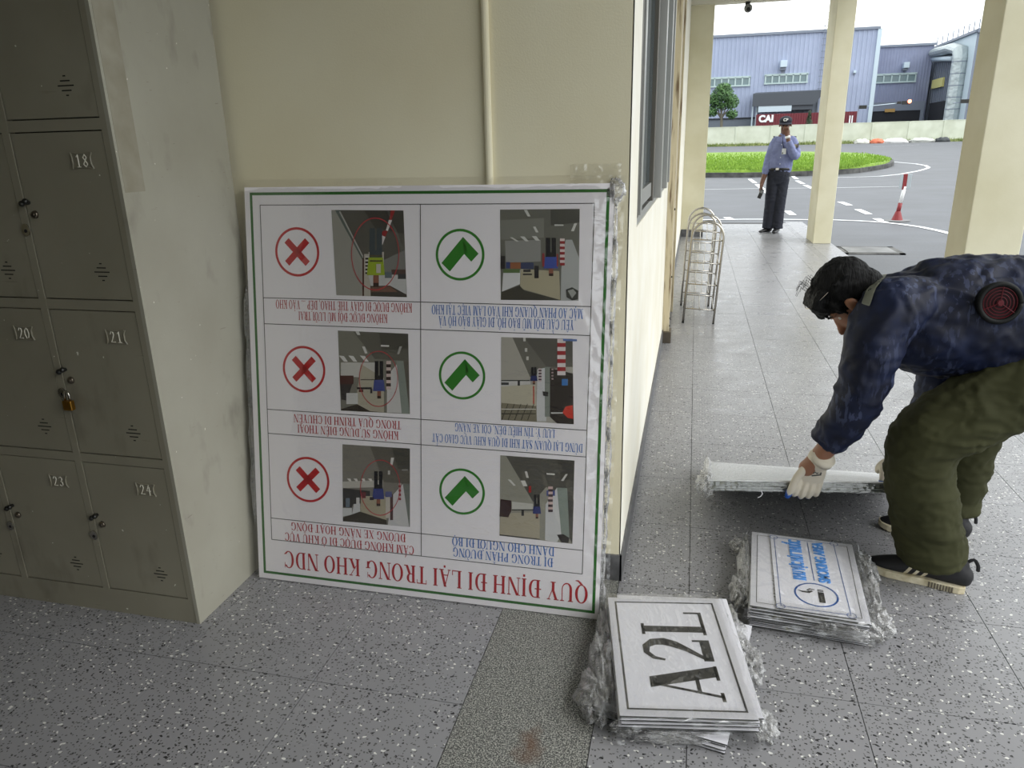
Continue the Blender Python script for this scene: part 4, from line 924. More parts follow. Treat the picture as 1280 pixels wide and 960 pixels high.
# 5 mid right (615,410)
photo(615, 410, s7, [((172, 168, 158), [(85, 84), (742, 100), (755, 888), (85, 848)]), ((110, 108, 100), [(190, 88), (600, 98), (600, 370), (350, 450)]), ((92, 90, 84), [(300, 90), (745, 100), (745, 360), (500, 355)]), ((200, 198, 194), [(85, 480), (355, 485), (355, 520), (85, 540)]), ((188, 182, 162), [(85, 540), (400, 520), (415, 865), (85, 690)]), ((206, 206, 206), [(420, 380), (530, 360), (500, 860), (410, 860)]), ((132, 138, 130), R_(488, 360, 540, 820)),
    ((52, 46, 44), [(535, 370), (748, 420), (755, 888), (600, 880), (535, 820)]), ((128, 122, 104), [(85, 690), (410, 720), (415, 865), (85, 848)]), ((60, 62, 64), R_(85, 480, 350, 490)), ((60, 62, 66), R_(85, 502, 155, 525)), ((60, 60, 62), R_(238, 485, 258, 532)), ((60, 116, 180), R_(645, 470, 700, 530)), ((206, 62, 50), [(650, 780), (680, 725), (745, 712), (750, 838), (700, 830)]), ((200, 200, 196), R_(545, 778, 655, 790)), ((196, 60, 52), R_(380, 535, 390, 700))]
    + [((52, 50, 46), [(85 + k * 60, 850), (85 + k * 60 + 60, 700), (85 + k * 60 + 66, 700), (85 + k * 60 + 8, 850)]) for k in range(5)] + [((64, 62, 56), R_(88, 786, 405, 796)), ((216, 214, 206), R_(88, 745, 405, 752))] + stripes(430, 458, 372, 495, 9, (70, 50, 60), (206, 190, 190)) + stripes(604, 680, 100, 435, 9, (160, 42, 50), (222, 212, 210)) + stripes(550, 568, 375, 490, 8, (52, 46, 44), (170, 150, 150))
    + man(388, 360, 520, 56, (44, 52, 100)) + [((64, 62, 60), [(470, 585), (520, 588), (520, 630), (475, 625)]), ((92, 120, 176), [(655, 98), (785, 104), (785, 122), (660, 120)])] + [((206, 204, 196), R_(x, y, x + 22, y + 34)) for x, y in ((290, 88), (305, 185), (318, 262))])
# 6 bottom right (615,560)
photo(615, 560, s7, [((150, 148, 136), [(78, 66), (762, 116), (740, 884), (70, 808)]), ((88, 86, 80), [(130, 72), (762, 116), (752, 470), (500, 360), (380, 500)]), ((70, 68, 64), [(600, 105), (762, 116), (755, 300), (640, 290)]), ((196, 194, 186), [(185, 495), (380, 515), (380, 575), (185, 570)]), ((174, 166, 146), [(78, 640), (180, 600), (440, 590), (440, 845), (70, 808)]), ((208, 208, 208), [(495, 520), (600, 365), (640, 800), (600, 870), (490, 850)]), ((138, 148, 140), [(600, 365), (695, 370), (715, 830), (640, 790)]),
    ((80, 78, 74), [(695, 370), (755, 480), (742, 884), (715, 830)]), ((60, 42, 44), [(78, 470), (180, 485), (180, 580), (150, 640), (70, 630)]), ((60, 60, 60), R_(185, 565, 380, 575)), ((56, 56, 58), R_(272, 570, 296, 625)), ((60, 58, 54), [(70, 795), (440, 838), (440, 846), (70, 808)]), ((52, 48, 48), [(600, 800), (660, 795), (715, 830), (705, 875), (640, 872)])]
    + [((212, 210, 204), q) for q in ([(265, 300), (305, 300), (328, 352), (290, 352)], [(145, 290), (170, 290), (220, 345), (200, 348)], [(303, 215), (325, 215), (340, 275), (318, 275)], [(505, 230), (580, 235), (580, 250), (505, 244)], [(680, 240), (700, 240), (660, 305), (638, 300)])] + stripes(520, 562, 355, 590, 10, (66, 50, 58), (206, 180, 176)) + man(415, 430, 650, 64, (52, 60, 116)) + [((168, 50, 50), R_(340, 350, 362, 410)), ((70, 80, 140), R_(505, 390, 522, 440)), ((70, 80, 140), R_(562, 390, 582, 440))])
# stretch film over the poster
def sheet(name, parent, org, eu, ev, en, w_, h_, nu, nv, hf, m_, thick=0):
    b = B(); g = [[b.bm.verts.new(org + eu * (w_ * i / nu) + ev * (h_ * j / nv) + en * hf(i / nu, j / nv)) for i in range(nu + 1)] for j in range(nv + 1)]
    for j in range(nv):
        for i in range(nu): b.bm.faces.new((g[j][i], g[j][i + 1], g[j + 1][i + 1], g[j + 1][i]))
    return b.go(name, m_, parent, smooth=True, recalc=False)
def hf(u, v):
    x, y = u * 1.27, v * 1.4
    w = noise.noise(V((x * 5 + y * 9, y * 22 - x * 9, 0))) * .0016 + abs(noise.noise(V((x * 3, y * 3, 4)))) * .003
    d1 = x * 26 + y * 11; act = max(0, noise.noise(V((x * 2.6, y * 2.2, 11)))) * 1.2 + .7 * max(0, u - .8) * 5 * max(0, .3 + noise.noise(V((x * 2, y * 5, 21))))
    w += (.5 - abs(noise.noise(V((d1, y * 3 - x * 2, 6))))) * .0075 * act
    e = max(0, u - .93) / .07; k = noise.noise(V((x * 60, y * 26, 2))) * .006 * (e + .1) + noise.noise(V((x * 30, y * 50, 8))) * .004 * e
    t_ = max(0, v - .965) / .035
    return .004 + w + k - e * .010 - t_ * .012 + noise.noise(V((x * 22, y * 60, 5))) * .004 * t_
sheet('plastic_wrap', po, pp2(-.006, .0), pu, pv, pn, PWD + .036, PHT + .025, 230, 230, hf, M_film)
crumple('film_bunch', pp2(PWD + .006, .985 * PHT, -.006), (.022, .012, .03), M_crum, po, 3, .6, 36, 3, (pu, pn, pv))
for k in range(11):
    crumple('film_bunch', pp2(PWD + .006 + random.uniform(-.002, .004), PHT * (.05 + .086 * k), -.010), (random.uniform(.005, .011), .010, random.uniform(.05, .08)), M_crum, po, k + 5, .5, 24, 4, (pu, pn, pv))
for k in range(4):
    crumple('film_bunch', pp2(-.012, PHT * (.25 + .14 * k), -.012), (.010, .014, .11), M_crum, po, k + 25, .5, 20, 4, (pu, pn, pv))
# a torn film flap at the top right corner, stuck to the wall
sheet('film_flap', po, V((1.09, BY - .012 - PO.y, 1.325)), V((1, 0, 0)), V((0, 0, 1)), V((0, -1, 0)), .15, .075, 24, 14, lambda u, v: .004 + .006 * abs(noise.noise(V((u * 6, v * 5, 1)))), M_film)
# ================================================================== SIGN STACKS
def sheet_sign(name, label, cx, cy, z, w_, d_, th, rot, em, group=None, cat='sign'):
    t = empty(name, (cx, cy, z), label, cat, group, (0, 0, rot))
    b = B().box(-w_ / 2, w_ / 2, -d_ / 2, d_ / 2, 0, th * .86, 1); b.box(-w_ / 2, w_ / 2, -d_ / 2, d_ / 2, th * .86, th, 0)
    b.go('sheet', (M_whites, em), t); return t
def topflat(t, th): return Flat((0, 0, th), (0, 1, 0), (-1, 0, 0), V((0, 0, 1)))
ORD = ['lowest', 'second', 'third', 'fourth', 'fifth', 'sixth', 'seventh', 'eighth', 'ninth', 'tenth', 'eleventh', 'twelfth', 'thirteenth', 'fourteenth']
A0 = (.012, 1.798); AR = math.radians(9.8); z = 0.001; AW, AD = .345, .512
for i in range(6):
    q = math.radians(-10.8) + random.uniform(-.012, .012)
    sheet_sign('sign_sheet', 'white sheet sign lying askew in the front stack, %s sheet from its bottom' % ORD[i], .026 + random.uniform(-.003, .003), 1.812 + random.uniform(-.005, .005), z, AW, AD, .0044, q, random.choice((M_edge, M_edge2)), 'askew sheet signs low in the front stack'); z += .0052
for i in range(7):
    sheet_sign('sign_sheet', 'white sheet sign in the straight upper block of the front stack, %s from its bottom' % ORD[i], A0[0] + random.uniform(-.004, .004), A0[1] + random.uniform(-.005, .005), z, AW, AD, .0044, AR + random.uniform(-.012, .012), random.choice((M_edge, M_edge2)), 'aligned sheet signs high in the front stack'); z += .0052
sheet_sign('sign_sheet', 'white sheet sign peeking out at the far edge just under the lettered one', A0[0] + .02, A0[1] + .02, z, AW, AD, .0044, AR - .03, M_edge); z += .005
ta = sheet_sign('lettered_sign', 'white sign with thick black border and big serif letters topping the front stack', A0[0], A0[1], z, AW, AD, .005, AR, M_edge)
f = topflat(ta, .005); f.frame(-AD / 2 + .022, -AW / 2 + .020, AD / 2 - .022, AW / 2 - .020, .0055); f.go('black_border', M_black, ta)
f = topflat(ta, .005)
TK, TN = .25, .055; f.text('A2L', -.002, -.012, .39, .188); f.go('lettering', M_black, ta); TK, TN = .17, .055
ZA = z + .005
B0 = (.424, 2.288); BR = math.radians(-4.5); z = .001; BW, BD = .34, .475
for i in range(14):
    sheet_sign('sign_sheet', 'white sheet sign in the rear stack under the smoking sign, %s from the floor' % ORD[i], B0[0] + random.uniform(-.004, .004), B0[1] + random.uniform(-.004, .004), z, BW, BD, .0048, BR + random.uniform(-.012, .012), (M_edge2, M_edge2, M_edge)[i % 3], 'sheet signs inside the rear stack'); z += .0054
tb = sheet_sign('lettered_sign', 'white sign with small black italic lines just below the blue smoking sign', B0[0], B0[1], z, BW, BD, .005, BR, M_edge); z += .0052
f = topflat(tb, .005); f.frame(-BD / 2 + .02, -BW / 2 + .018, BD / 2 - .02, BW / 2 - .018, .002); f.go('black_border', M_black, tb)
f = topflat(tb, .005); f.text('LỤC CẤM ĐI', -.09, .094, .17, .011); f.text('ĐẾN CAN', -.11, .078, .12, .011); f.go('lettering', M_line, tb)
SWd, SDp = .226, .456
ts = sheet_sign('smoking_sign', 'small white sign with blue lettering and a cigarette emblem topping the rear stack', .437, 2.282, z, SWd, SDp, .005, math.radians(-2.6), M_edge); ZB = z + .005
f = topflat(ts, .005); f.frame(-SDp / 2 + .012, -SWd / 2 + .012, SDp / 2 - .012, SWd / 2 - .012, .0022)
for sx in (-1, 1):
    for sy in (-1, 1): f.polys(ring(sx * (SDp / 2 - .012), sy * (SWd / 2 - .012), .014, .014, .002, .002, 0, 360, 16))
f.go('blue_border', M_bluedk, ts)
f = topflat(ts, .005); f.poly(_q(-.045, -.013, .205, -.0105)); f.go('divider_line', M_bluedk, ts)
sans('KHU VỰC HÚT THUỐC', (-.030, .078, .0062), .056, M_bluesg, ts, 'title', (0, 0, math.pi / 2), .0012, .44)
sans('SMOKING AREA', (.046, .078, .0062), .050, M_bluesg, ts, 'caption', (0, 0, math.pi / 2), .0008, .72)
f = topflat(ts, .005); f.polys(ring(0, 0, .066, .066, .006, .006, 0, 360, 40), 1, 1, -.127, -.01); f.go('emblem_ring', M_bluedk, ts)
f = topflat(ts, .005); f.poly(_q(-.168, -.034, -.110, -.016)); f.poly(_q(-.107, -.034, -.103, -.016)); f.poly(_q(-.100, -.034, -.096, -.016))
f.polys(stroke([(-.10, -.008), (-.098, .006), (-.107, .016), (-.112, .006), (-.108, .0), (-.118, .012), (-.118, .03), (-.112, .044)], [.003, .007, .005, .004, .006, .012, .008, .001])); f.go('cigarette', M_black, ts)
# stretch film round the stacks
def wrap(name, label, cx, cy, rot, w_, d_, h_, seed, out=.016):
    t = empty(name, (cx, cy, 0), label, 'plastic wrap', None, (0, 0, rot))
    b = B(); nu, nv = 120, 14; rings = []
    for j in range(nv + 1):
        v = j / nv; zz = .002 + (h_ + .006) * min(1, v * 1.6); ins = max(0, (v - .62) / .38); R = []
        for i in range(nu):
            u = i / nu * 4; s_ = int(u); q = u - s_
            ex, ey = w_ / 2 + out * (1 - ins * 2.6), d_ / 2 + out * (1 - ins * 2.6)
            x, y = [(-ex + 2 * ex * q, -ey), (ex, -ey + 2 * ey * q), (ex - 2 * ex * q, ey), (-ex, ey - 2 * ey * q)][s_]
            n_ = noise.noise(V((x * 26, y * 26, zz * 60 + seed))) * .012 + noise.noise(V((x * 70, y * 70, zz * 90 + seed))) * .006
            k = 1 + n_ / .22 * (1 - ins)
            R.append(b.bm.verts.new((x * k, y * k, zz + (.0025 + abs(n_) * .3) * ins)))
        rings.append(R)
    for a_, c_ in zip(rings, rings[1:]):
        for i in range(nu): b.bm.faces.new((a_[i], a_[(i + 1) % nu], c_[(i + 1) % nu], c_[i]))
    b.go('side_film', M_film, t, smooth=True, recalc=False)
    sheet('top_film', t, V((-w_ / 2 - .004, -d_ / 2 - .004, h_ + .0028)), V((1, 0, 0)), V((0, 1, 0)), V((0, 0, 1)), w_ + .008, d_ + .008, 90, 120,
          lambda u, v: 0.0006 + .0065 * abs(noise.noise(V((u * 5 + v * 7 + seed, v * 9 - u * 3, 0)))) ** 1.3 + .006 * abs(noise.noise(V((u * 22 + seed, v * 14 + u * 12, 3)))), M_film)
    return t
wa = wrap('plastic_wrap', 'crinkled clear film around the front stack of signs', A0[0], A0[1], AR, AW, AD, ZA, 2)
for i, (x, y, z_, rx, ry, rz) in enumerate(((-.205, -.02, .035, .03, .13, .035), (-.225, -.13, .03, .045, .085, .028), (-.19, .14, .03, .02, .09, .03), (.20, .16, .035, .035, .1, .03), (.215, .03, .03, .035, .08, .028), (.20, -.21, .022, .028, .045, .02), (.13, .268, .04, .07, .022, .02), (-.02, -.262, .02, .1, .012, .014), (-.15, -.235, .02, .04, .02, .016))):
    crumple('film_bunch', (x, y, z_), (rx, ry, rz), M_crum, wa, i + 40, .55, 44, 2.6)
wb_ = wrap('plastic_wrap', 'crinkled clear film around the rear stack with the smoking sign', B0[0], B0[1], BR, BW, BD, ZB - .004, 9)
for i, (x, y, z_, rx, ry, rz) in enumerate(((-.19, .04, .045, .02, .15, .035), (-.20, -.1, .04, .028, .07, .03), (.20, .14, .045, .035, .09, .03), (.205, 0, .04, .026, .1, .03), (.205, -.17, .04, .04, .06, .034), (-.21, .2, .04, .03, .03, .02), (.1, -.245, .045, .07, .01, .02))):
    crumple('film_bunch', (x, y, z_), (rx, ry, rz), M_crum, wb_, i + 60, .55, 44, 2.6)
# ================================================================== LIFTED BUNDLE
c0_, c1_ = V((.107, 2.60, .248)), V((.88, 2.60, .306)); c2_, c3_ = V((.915, 3.25, .046)), V((.133, 3.25, .040))
bd = empty('wrapped_bundle', (c0_ + c1_ + c2_ + c3_) / 4, 'silvery film wrapped sign bundle the worker lifts by its near edge', 'bundle'); ob = bd.location
bn = (c1_ - c0_).cross(c3_ - c0_).normalized() * .037
def foil(t, b):
    p = pos(t); bump(t, b, noi(t, p, 16, 5, sc=(6, 1, 1)), .6, .01)
M_bund = mat('wrapped_white_sheet', rgb(240, 242, 244), .22, .0, fn=foil)
M_bedge = mat('wrapped_dark_edge', rgb(112, 116, 112), .3, .4, fn=foil)
N_ = 7
for i in range(N_):
    a_, k_ = bn * (-1 + i / N_ ), bn * (-1 + (i + .93) / N_)
    j = V((random.uniform(-.003, .003), random.uniform(-.003, .003), 0))
    b = B(); b.hexa([c + a_ - ob + j for c in (c0_, c1_, c2_, c3_)], [c + k_ - ob + j for c in (c0_, c1_, c2_, c3_)]); b.go('sheet', M_bund if i == N_ - 1 else M_bedge, bd)
eu, ev = (c1_ - c0_), (c3_ - c0_)
sheet('top_film', bd, c0_ - ob + bn * .12, eu.normalized(), ev.normalized(), bn.normalized(), eu.length, ev.length, 60, 60, lambda u, v: .003 * abs(noise.noise(V((u * 30, v * 6, 1)))), M_film)
sheet('edge_film', bd, c0_ - ob - bn * 1.05 + V((0, -.004, 0)), eu.normalized(), bn.normalized(), V((0, -1, 0)), eu.length, .041, 120, 8, lambda u, v: .005 * abs(noise.noise(V((u * 40, v * 6, 1)))), M_film)
for i, (x, y, rr) in enumerate(((-.012, .02, (.026, .04, .036)), (-.01, .12, (.02, .06, .026)), (.0, .3, (.014, .1, .02)), (-.006, .52, (.014, .1, .02)))):
    p = c0_ + eu.normalized() * x + ev.normalized() * y - bn * .4 - ob; crumple('film_bunch', p, rr, M_crum, bd, 80 + i, .6, 36, 2.6)
p = c0_ + V((.0, .0, -.045)) - ob; crumple('film_bunch', p, (.018, .02, .02), M_crum, bd, 90, .6, 30, 2.6)
p = c0_ + eu * .245 - bn - ob; B().tube([p, p + V((.004, -.006, -.01)), p + V((-.002, -.008, -.02)), p + V((-.012, -.008, -.026))], .0015, 6).go('loose_film_end', M_whites, bd)
# ================================================================== SHOE RACKS
def rack(x, y, lean, label):
    t = empty('shoe_rack', (x, y, 0), label, 'shoe rack', 'wire shoe racks in the corridor', (0, lean, 0))
    w_, dp, H = .25, .62, .86; r = .0092
    for yy in (0, dp):
        pts = [(0, yy, 0), (0, yy, H - .125)] + [(w_ / 2 - w_ / 2 * math.cos(a), yy, H - .125 + .125 * math.sin(a)) for a in (math.pi * k / 10 for k in range(1, 10))] + [(w_, yy, H - .125), (w_, yy, 0)]
        B().tube(pts, r, 8, V((0, 1, 0))).go('arch_frame', M_steel, t, smooth=True)
        for xx in (0, w_): B().cyl((xx, yy, 0), (xx, yy, .02), .010, 8).go('foot_cap', M_blk, t)
    for z_ in (.13, .34, .52, .71):
        b = B()
        for yy in (0, dp): b.tube([(0, yy, z_), (w_, yy, z_)], .0055, 6)
        for xx in (0.01, .07, .125, .18, .24): b.tube([(xx, 0, z_ + .004), (xx, dp * .3, z_ - .015), (xx, dp * .7, z_ - .015), (xx, dp, z_ + .004)], .0042, 6, sub=2)
        b.go('shelf', M_steel, t, smooth=True)
    return t
rack(-.035, 6.27, math.radians(3.2), 'nearest stainless wire shoe rack by the corridor wall, leaning slightly')
rack(-.065, 6.99, math.radians(2.2), 'farther stainless wire shoe rack behind the first, by the corridor wall')
# ================================================================== PEOPLE
def skinf(t, b): pass
M_skin = mat('skin', rgb(142, 98, 74), .5, Subsurface_Weight=.08)
M_skind = mat('tanned_skin', rgb(106, 72, 56), .5)
M_hair = mat('black_hair', rgb(10, 10, 11), .6, spec=.15, fn=lambda t, b: bump(t, b, noi(t, pos(t), 60, 4, sc=(4, 1, .6)), .8, .01))
def camo(t, b):
    p = pos(t)
    c = ramp(t, noi(t, p, 14, 3), [(.4, rgb(7, 13, 34)), (.62, rgb(12, 23, 52))])
    s_ = ramp(t, noi(t, p, 44, 4, sc=(1.5, 1, .36), rot=(0, .5, 0)), [(.545, (0, 0, 0, 1)), (.575, (1, 1, 1, 1))])
    k = ramp(t, noi(t, p, 5, 2), [(.42, (0, 0, 0, 1)), (.56, (.8,) * 3 + (1,))])
    t.links.new(mix(t, mth(t, 'MULTIPLY', s_, k), c, rgb(56, 64, 92)), b.inputs['Base Color'])
    bump(t, b, noi(t, p, 400, 2), .2, .0006)
M_jack = mat('navy_camouflage_cloth', rgb(20, 34, 66), .62, spec=.3, fn=camo)
M_pants = mat('olive_cloth', rgb(74, 78, 48), .85, spec=.2, fn=mottled(rgb(50, 51, 31), rgb(60, 61, 39), 6, .2, 500))
M_refl = mat('grey_reflective_strip', rgb(150, 152, 138), .5)
M_shoe = mat('black_knit', rgb(26, 26, 30), .7)
M_sole = mat('cream_sole', rgb(206, 196, 168), .6, fn=mottled(rgb(186, 174, 142), rgb(222, 214, 190), 30))
M_glove = mat('white_knit_glove', rgb(206, 198, 182), .85, fn=lambda t, b: bump(t, b, noi(t, pos(t), 500, 2), .4, .001))
M_gblue = mat('blue_rubber', rgb(24, 76, 160), .5)
wk = empty('person', (1.1, 2.6, 0), 'worker in a navy camouflage jacket and olive trousers bending to lift the wrapped bundle', 'person')
ow = wk.location
def sh(b):
    for v in b.bm.verts: v.co -= ow
    return b
# --- head
HC = V((.527, 2.59, .950)); hf_ = V((-.50, -.08, -.86)).normalized(); hu = V((-.86, -.03, .50)); hu = (hu - hf_ * hu.dot(hf_)).normalized(); hs = hu.cross(hf_)   # forward (face), up (crown), side
def H(f_, u_, s_): return HC + hf_ * f_ + hu * u_ + hs * s_
def headmesh(b, HC_, hf_, hu, hs, sc=1):
    H = lambda f_, u_, s_: HC_ + (hf_ * f_ + hu * u_ + hs * s_) * sc
    A = (hf_, hs, hu)
    b.ball(H(-.01, .035, 0), (.092 * sc, .074 * sc, .088 * sc), A, 24)      # cranium
    b.ball(H(.028, -.03, 0), (.062 * sc, .060 * sc, .078 * sc), A, 20)      # face
    b.ball(H(.050, -.095, 0), (.034 * sc, .034 * sc, .026 * sc), A, 16)     # chin
    b.loft([H(.078, .01, 0), H(.092, -.018, 0), H(.104, -.040, 0)], [.007 * sc, .009 * sc, .013 * sc], hs, 10)   # nose
    for s_ in (-1, 1):
        b.ball(H(.075, .026, s_ * .03), (.016 * sc, .024 * sc, .008 * sc), A, 12)   # brow
        b.ball(H(.014, .008, s_ * .083), (.019 * sc, .010 * sc, .033 * sc), A, 14)  # ear
        b.ball(H(.062, -.028, s_ * .034), (.018 * sc, .018 * sc, .018 * sc), A, 12)  # cheek
    b.ball(H(.078, -.066, 0), (.012 * sc, .024 * sc, .005 * sc), A, 12); b.ball(H(.074, -.078, 0), (.012 * sc, .020 * sc, .006 * sc), A, 12)
b = B(); headmesh(b, HC, hf_, hu, hs)
b.loft([H(-.03, -.05, 0), V((.60, 2.60, .955)), V((.68, 2.60, .935))], [.058, .062, .08], V((0, 1, 0)), 18)
# torso, arms and legs under the clothes: one continuous figure
b.loft([(1.25, 2.62, .88), (1.0, 2.6, .90), (.80, 2.6, .90), (.66, 2.6, .92)], [(.15, .12), (.14, .13), (.15, .14), (.13, .09)], V((0, 0, 1)), 18, sub=3)
b.loft([(.64, 2.46, .94), (.575, 2.42, .84), (.555, 2.40, .70), (.535, 2.43, .60), (.497, 2.49, .47), (.455, 2.525, .385), (.44, 2.545, .35)], [.05, .048, .045, .042, .036, .028, .030], V((0, 1, 0)), 16, sub=3)
b.loft([(.70, 2.74, .94), (.82, 2.83, .80), (.915, 2.87, .64), (.875, 2.82, .47), (.805, 2.75, .34)], [.05, .048, .042, .036, .028], V((0, 1, 0)), 16, sub=3)
b.loft([(1.22, 2.52, .86), (1.0, 2.46, .72), (.775, 2.44, .55), (.79, 2.44, .3), (.86, 2.445, .09)], [.09, .08, .06, .05, .028], V((0, 1, 0)), 16, sub=3)
b.loft([(1.24, 2.72, .86), (1.13, 2.78, .68), (1.02, 2.80, .5), (1.01, 2.80, .28), (1.01, 2.785, .1)], [.09, .08, .06, .05, .028], V((0, 1, 0)), 16, sub=3)
b.loft([(.87, 2.445, .055), (.76, 2.48, .042)], [.022, .012], V((0, 0, 1)), 12); b.loft([(1.0, 2.79, .055), (.88, 2.81, .042)], [.022, .012], V((0, 0, 1)), 12)
remesh(sh(b), 'body', M_skin, wk, .006, 4)
for s_ in (-1, 1):
    b = B().ball(H(.067, .002, s_ * .030), .008, seg=12); sh(b).go('eye', mat('eye_white', rgb(225, 222, 216), .3), wk, smooth=True)
    b = B().loft([H(.090, .028, s_ * .016), H(.090, .033, s_ * .032), H(.078, .028, s_ * .046)], [.003, .004, .002], hs, 8); sh(b).go('eyebrow', M_hair, wk, smooth=True)
# hair: cap plus locks
b = B(); A = (hf_, hs, hu)
b.ball(H(-.018, .052, 0), (.104, .086, .092), A, 28); b.ball(H(-.055, .0, 0), (.062, .078, .085), A, 24)
b.ball(H(.052, .082, 0), (.045, .068, .040), A, 20)
for k in range(60):
    a = random.uniform(-1.3, 1.3); s0_ = math.sin(a) * .075; c_ = H(.03 + random.uniform(0, .03), .11, s0_)
    b.loft([c_, H(.085, .095 + random.uniform(-.01, .012), s0_ * 1.02), H(.105 - abs(s0_) * .5, .058 + random.uniform(-.02, .008), s0_)], [.012, .011, .004], hs, 8)
for k in range(50):
    a = random.uniform(0, 6.28); q = random.uniform(.2, 1); c_ = H(-.02 + math.cos(a) * .09 * q, .12 - .05 * q * q, math.sin(a) * .078 * q); d_ = (c_ - H(-.02, 0, 0)).normalized()
    b.loft([c_ - d_ * .02, c_ + d_ * .012, c_ + d_ * .024 + hf_ * .014], [.010, .008, .003], hs, 6)
for s_ in (-1, 1):
    b.loft([H(.05, .06, s_ * .070), H(.048, .03, s_ * .073), H(.044, .005, s_ * .072)], [.012, .009, .004], hs, 8)
remesh(sh(b), 'hair', M_hair, wk, .005, 2, lambda p: .004 * noise.noise(V((p.x * 60, p.y * 90, p.z * 50))))
b = B()
for k in range(16):
    c_ = H(random.uniform(.0, .06), .135, random.uniform(-.05, .05)); b.tube([c_, c_ + hu * .02 + V((-.005, 0, .008)), c_ + hu * .024 + hf_ * random.uniform(.01, .03) + V((0, 0, random.uniform(-.01, .02)))], .0007, 4)
sh(b).go('loose_hairs', M_hair, wk)
b = B().tube([H(.02, .10, .089), H(.06, .105, .080), H(.092, .105, .05), H(.100, .105, 0), H(.092, .105, -.05)], .0016, 6); sh(b).go('glasses_strap', M_steel, wk)
# --- jacket
def folds(amp, sc, st=(1, 1, 1), seed=0):
    def f_(p):
        q = V((p.x * st[0], p.y * st[1], p.z * st[2])) * sc
        q2 = q + V((noise.noise(q * .6) * 1.2, noise.noise(q * .6 + V((9, 0, 0))) * 1.2, 0))
        return amp * ((1 - 2 * abs(noise.noise(q2 + V((seed, 0, 0))))) * .8 + .5 * noise.noise(q2 * 2.6))
    return f_
b = B()
b.loft([(1.34, 2.62, .885), (1.22, 2.62, .885), (1.08, 2.61, .895), (.95, 2.60, .895), (.82, 2.60, .895), (.70, 2.60, .90), (.61, 2.60, .935), (.575, 2.60, .955)], [(.19, .17), (.21, .185), (.215, .19), (.215, .195), (.215, .19), (.20, .165), (.13, .10), (.085, .075)], V((0, 0, 1)), 28, sub=4)
b.loft([(.70, 2.48, .965), (.62, 2.445, .945), (.575, 2.415, .86), (.56, 2.40, .75), (.548, 2.415, .655), (.522, 2.455, .56), (.49, 2.50, .478), (.482, 2.505, .462)], [.08, .092, .086, .076, .068, .060, .051, .048], V((0, 1, 0)), 20, 'start', sub=4)
b.loft([(.72, 2.70, .94), (.73, 2.75, .91), (.82, 2.83, .80), (.915, 2.87, .64), (.875, 2.815, .47)], [.08, .09, .078, .07, .055], V((0, 1, 0)), 20, sub=4)
b.loft([(.64, 2.6, .92), (.575, 2.6, .945)], [(.09, .085), (.075, .07)], V((0, 0, 1)), 20)
jf = folds(.009, 7, (1.0, 1, 1.7)); jf2 = folds(.006, 16, (1, 1, .8), 5)
jk = remesh(sh(b), 'jacket', M_jack, wk, .0075, 5, lambda p: jf(p) + jf2(p))
dg = bpy.context.evaluated_depsgraph_get()
from mathutils.bvhtree import BVHTree
jb = BVHTree.FromPolygons([v.co.copy() for v in jk.data.vertices], [tuple(p.vertices) for p in jk.data.polygons])
def decal(name, pts2d_px, m_, bvh, off, parent, o_, lift=.003, th=.002):
    """band that lies on the cloth: rays from the eye side give its true place on the surface"""
    b = B(); top = []
    for x, y in pts2d_px:
        r = ray(x, y).normalized(); h_ = bvh.ray_cast(O - o_, r)
        if h_[0] is None: return
        top.append((h_[0], h_[1]))
    return top
def band(name, L_, R__, m_, bvh, parent, o_, lift=.004, n=14):
    b = B(); g = []
    for i in range(n + 1):
        row = []
        for j in range(5):
            f_ = i / n; k = f_ * (len(L_) - 1); a_ = min(int(k), len(L_) - 2); u = k - a_
            lp = (L_[a_][0] * (1 - u) + L_[a_ + 1][0] * u, L_[a_][1] * (1 - u) + L_[a_ + 1][1] * u); rp = (R__[a_][0] * (1 - u) + R__[a_ + 1][0] * u, R__[a_][1] * (1 - u) + R__[a_ + 1][1] * u)
            q = j / 4; x, y = lp[0] * (1 - q) + rp[0] * q, lp[1] * (1 - q) + rp[1] * q
            h_ = bvh.ray_cast(O - o_, ray(x, y).normalized()); row.append(None if h_[0] is None else b.bm.verts.new(h_[0] + h_[1] * lift))
        g.append(row)
    for r0_, r1_ in zip(g, g[1:]):
        for j in range(4):
            q = (r0_[j], r0_[j + 1], r1_[j + 1], r1_[j])
            if all(q): b.bm.faces.new(q)
    bmesh.ops.smooth_vert(b.bm, verts=b.bm.verts, factor=.5, use_axis_x=True, use_axis_y=True, use_axis_z=True)
    ex = bmesh.ops.extrude_face_region(b.bm, geom=list(b.bm.faces))
    return b.go(name, m_, parent, smooth=True)
band('reflective_strip', [(1098, 343), (1085, 360), (1077, 380)], [(1113, 340), (1096, 361), (1088, 384)], M_refl, jb, wk, ow)
# cooling fan on the side of the jacket
h_ = jb.ray_cast(O - ow, ray(1246, 378).normalized()); fc, fnm = h_[0] + V((0, -.016, .002)), V((.05, -.95, .12)).normalized()
fx = fnm.orthogonal().normalized(); fx = V((1, 0, 0)) - fnm * fnm.x; fx.normalize(); fz = fx.cross(fnm)
fo = B()
rr_ = [fc + fx * (.055 * math.cos(a)) + fz * (.055 * math.sin(a)) + fnm * .006 for a in (2 * math.pi * k / 36 for k in range(37))]
fo.cyl(fc - fnm * .02, fc + fnm * .002, .059, 36).tube(rr_, .008, 8, fnm); fan = fo.go('cooling_fan', mat('matt_black_plastic', rgb(16, 18, 18), .6, spec=.2), wk, smooth=True)
M_fan = mat('dark_red_fan', rgb(34, 6, 12), .6, spec=.2); M_fanr = mat('fan_rib', rgb(84, 22, 30), .5, spec=.2)
B().cyl(fc - fnm * .02, fc + fnm * .004, .05, 32).go('fan_disc', M_fan, fan)
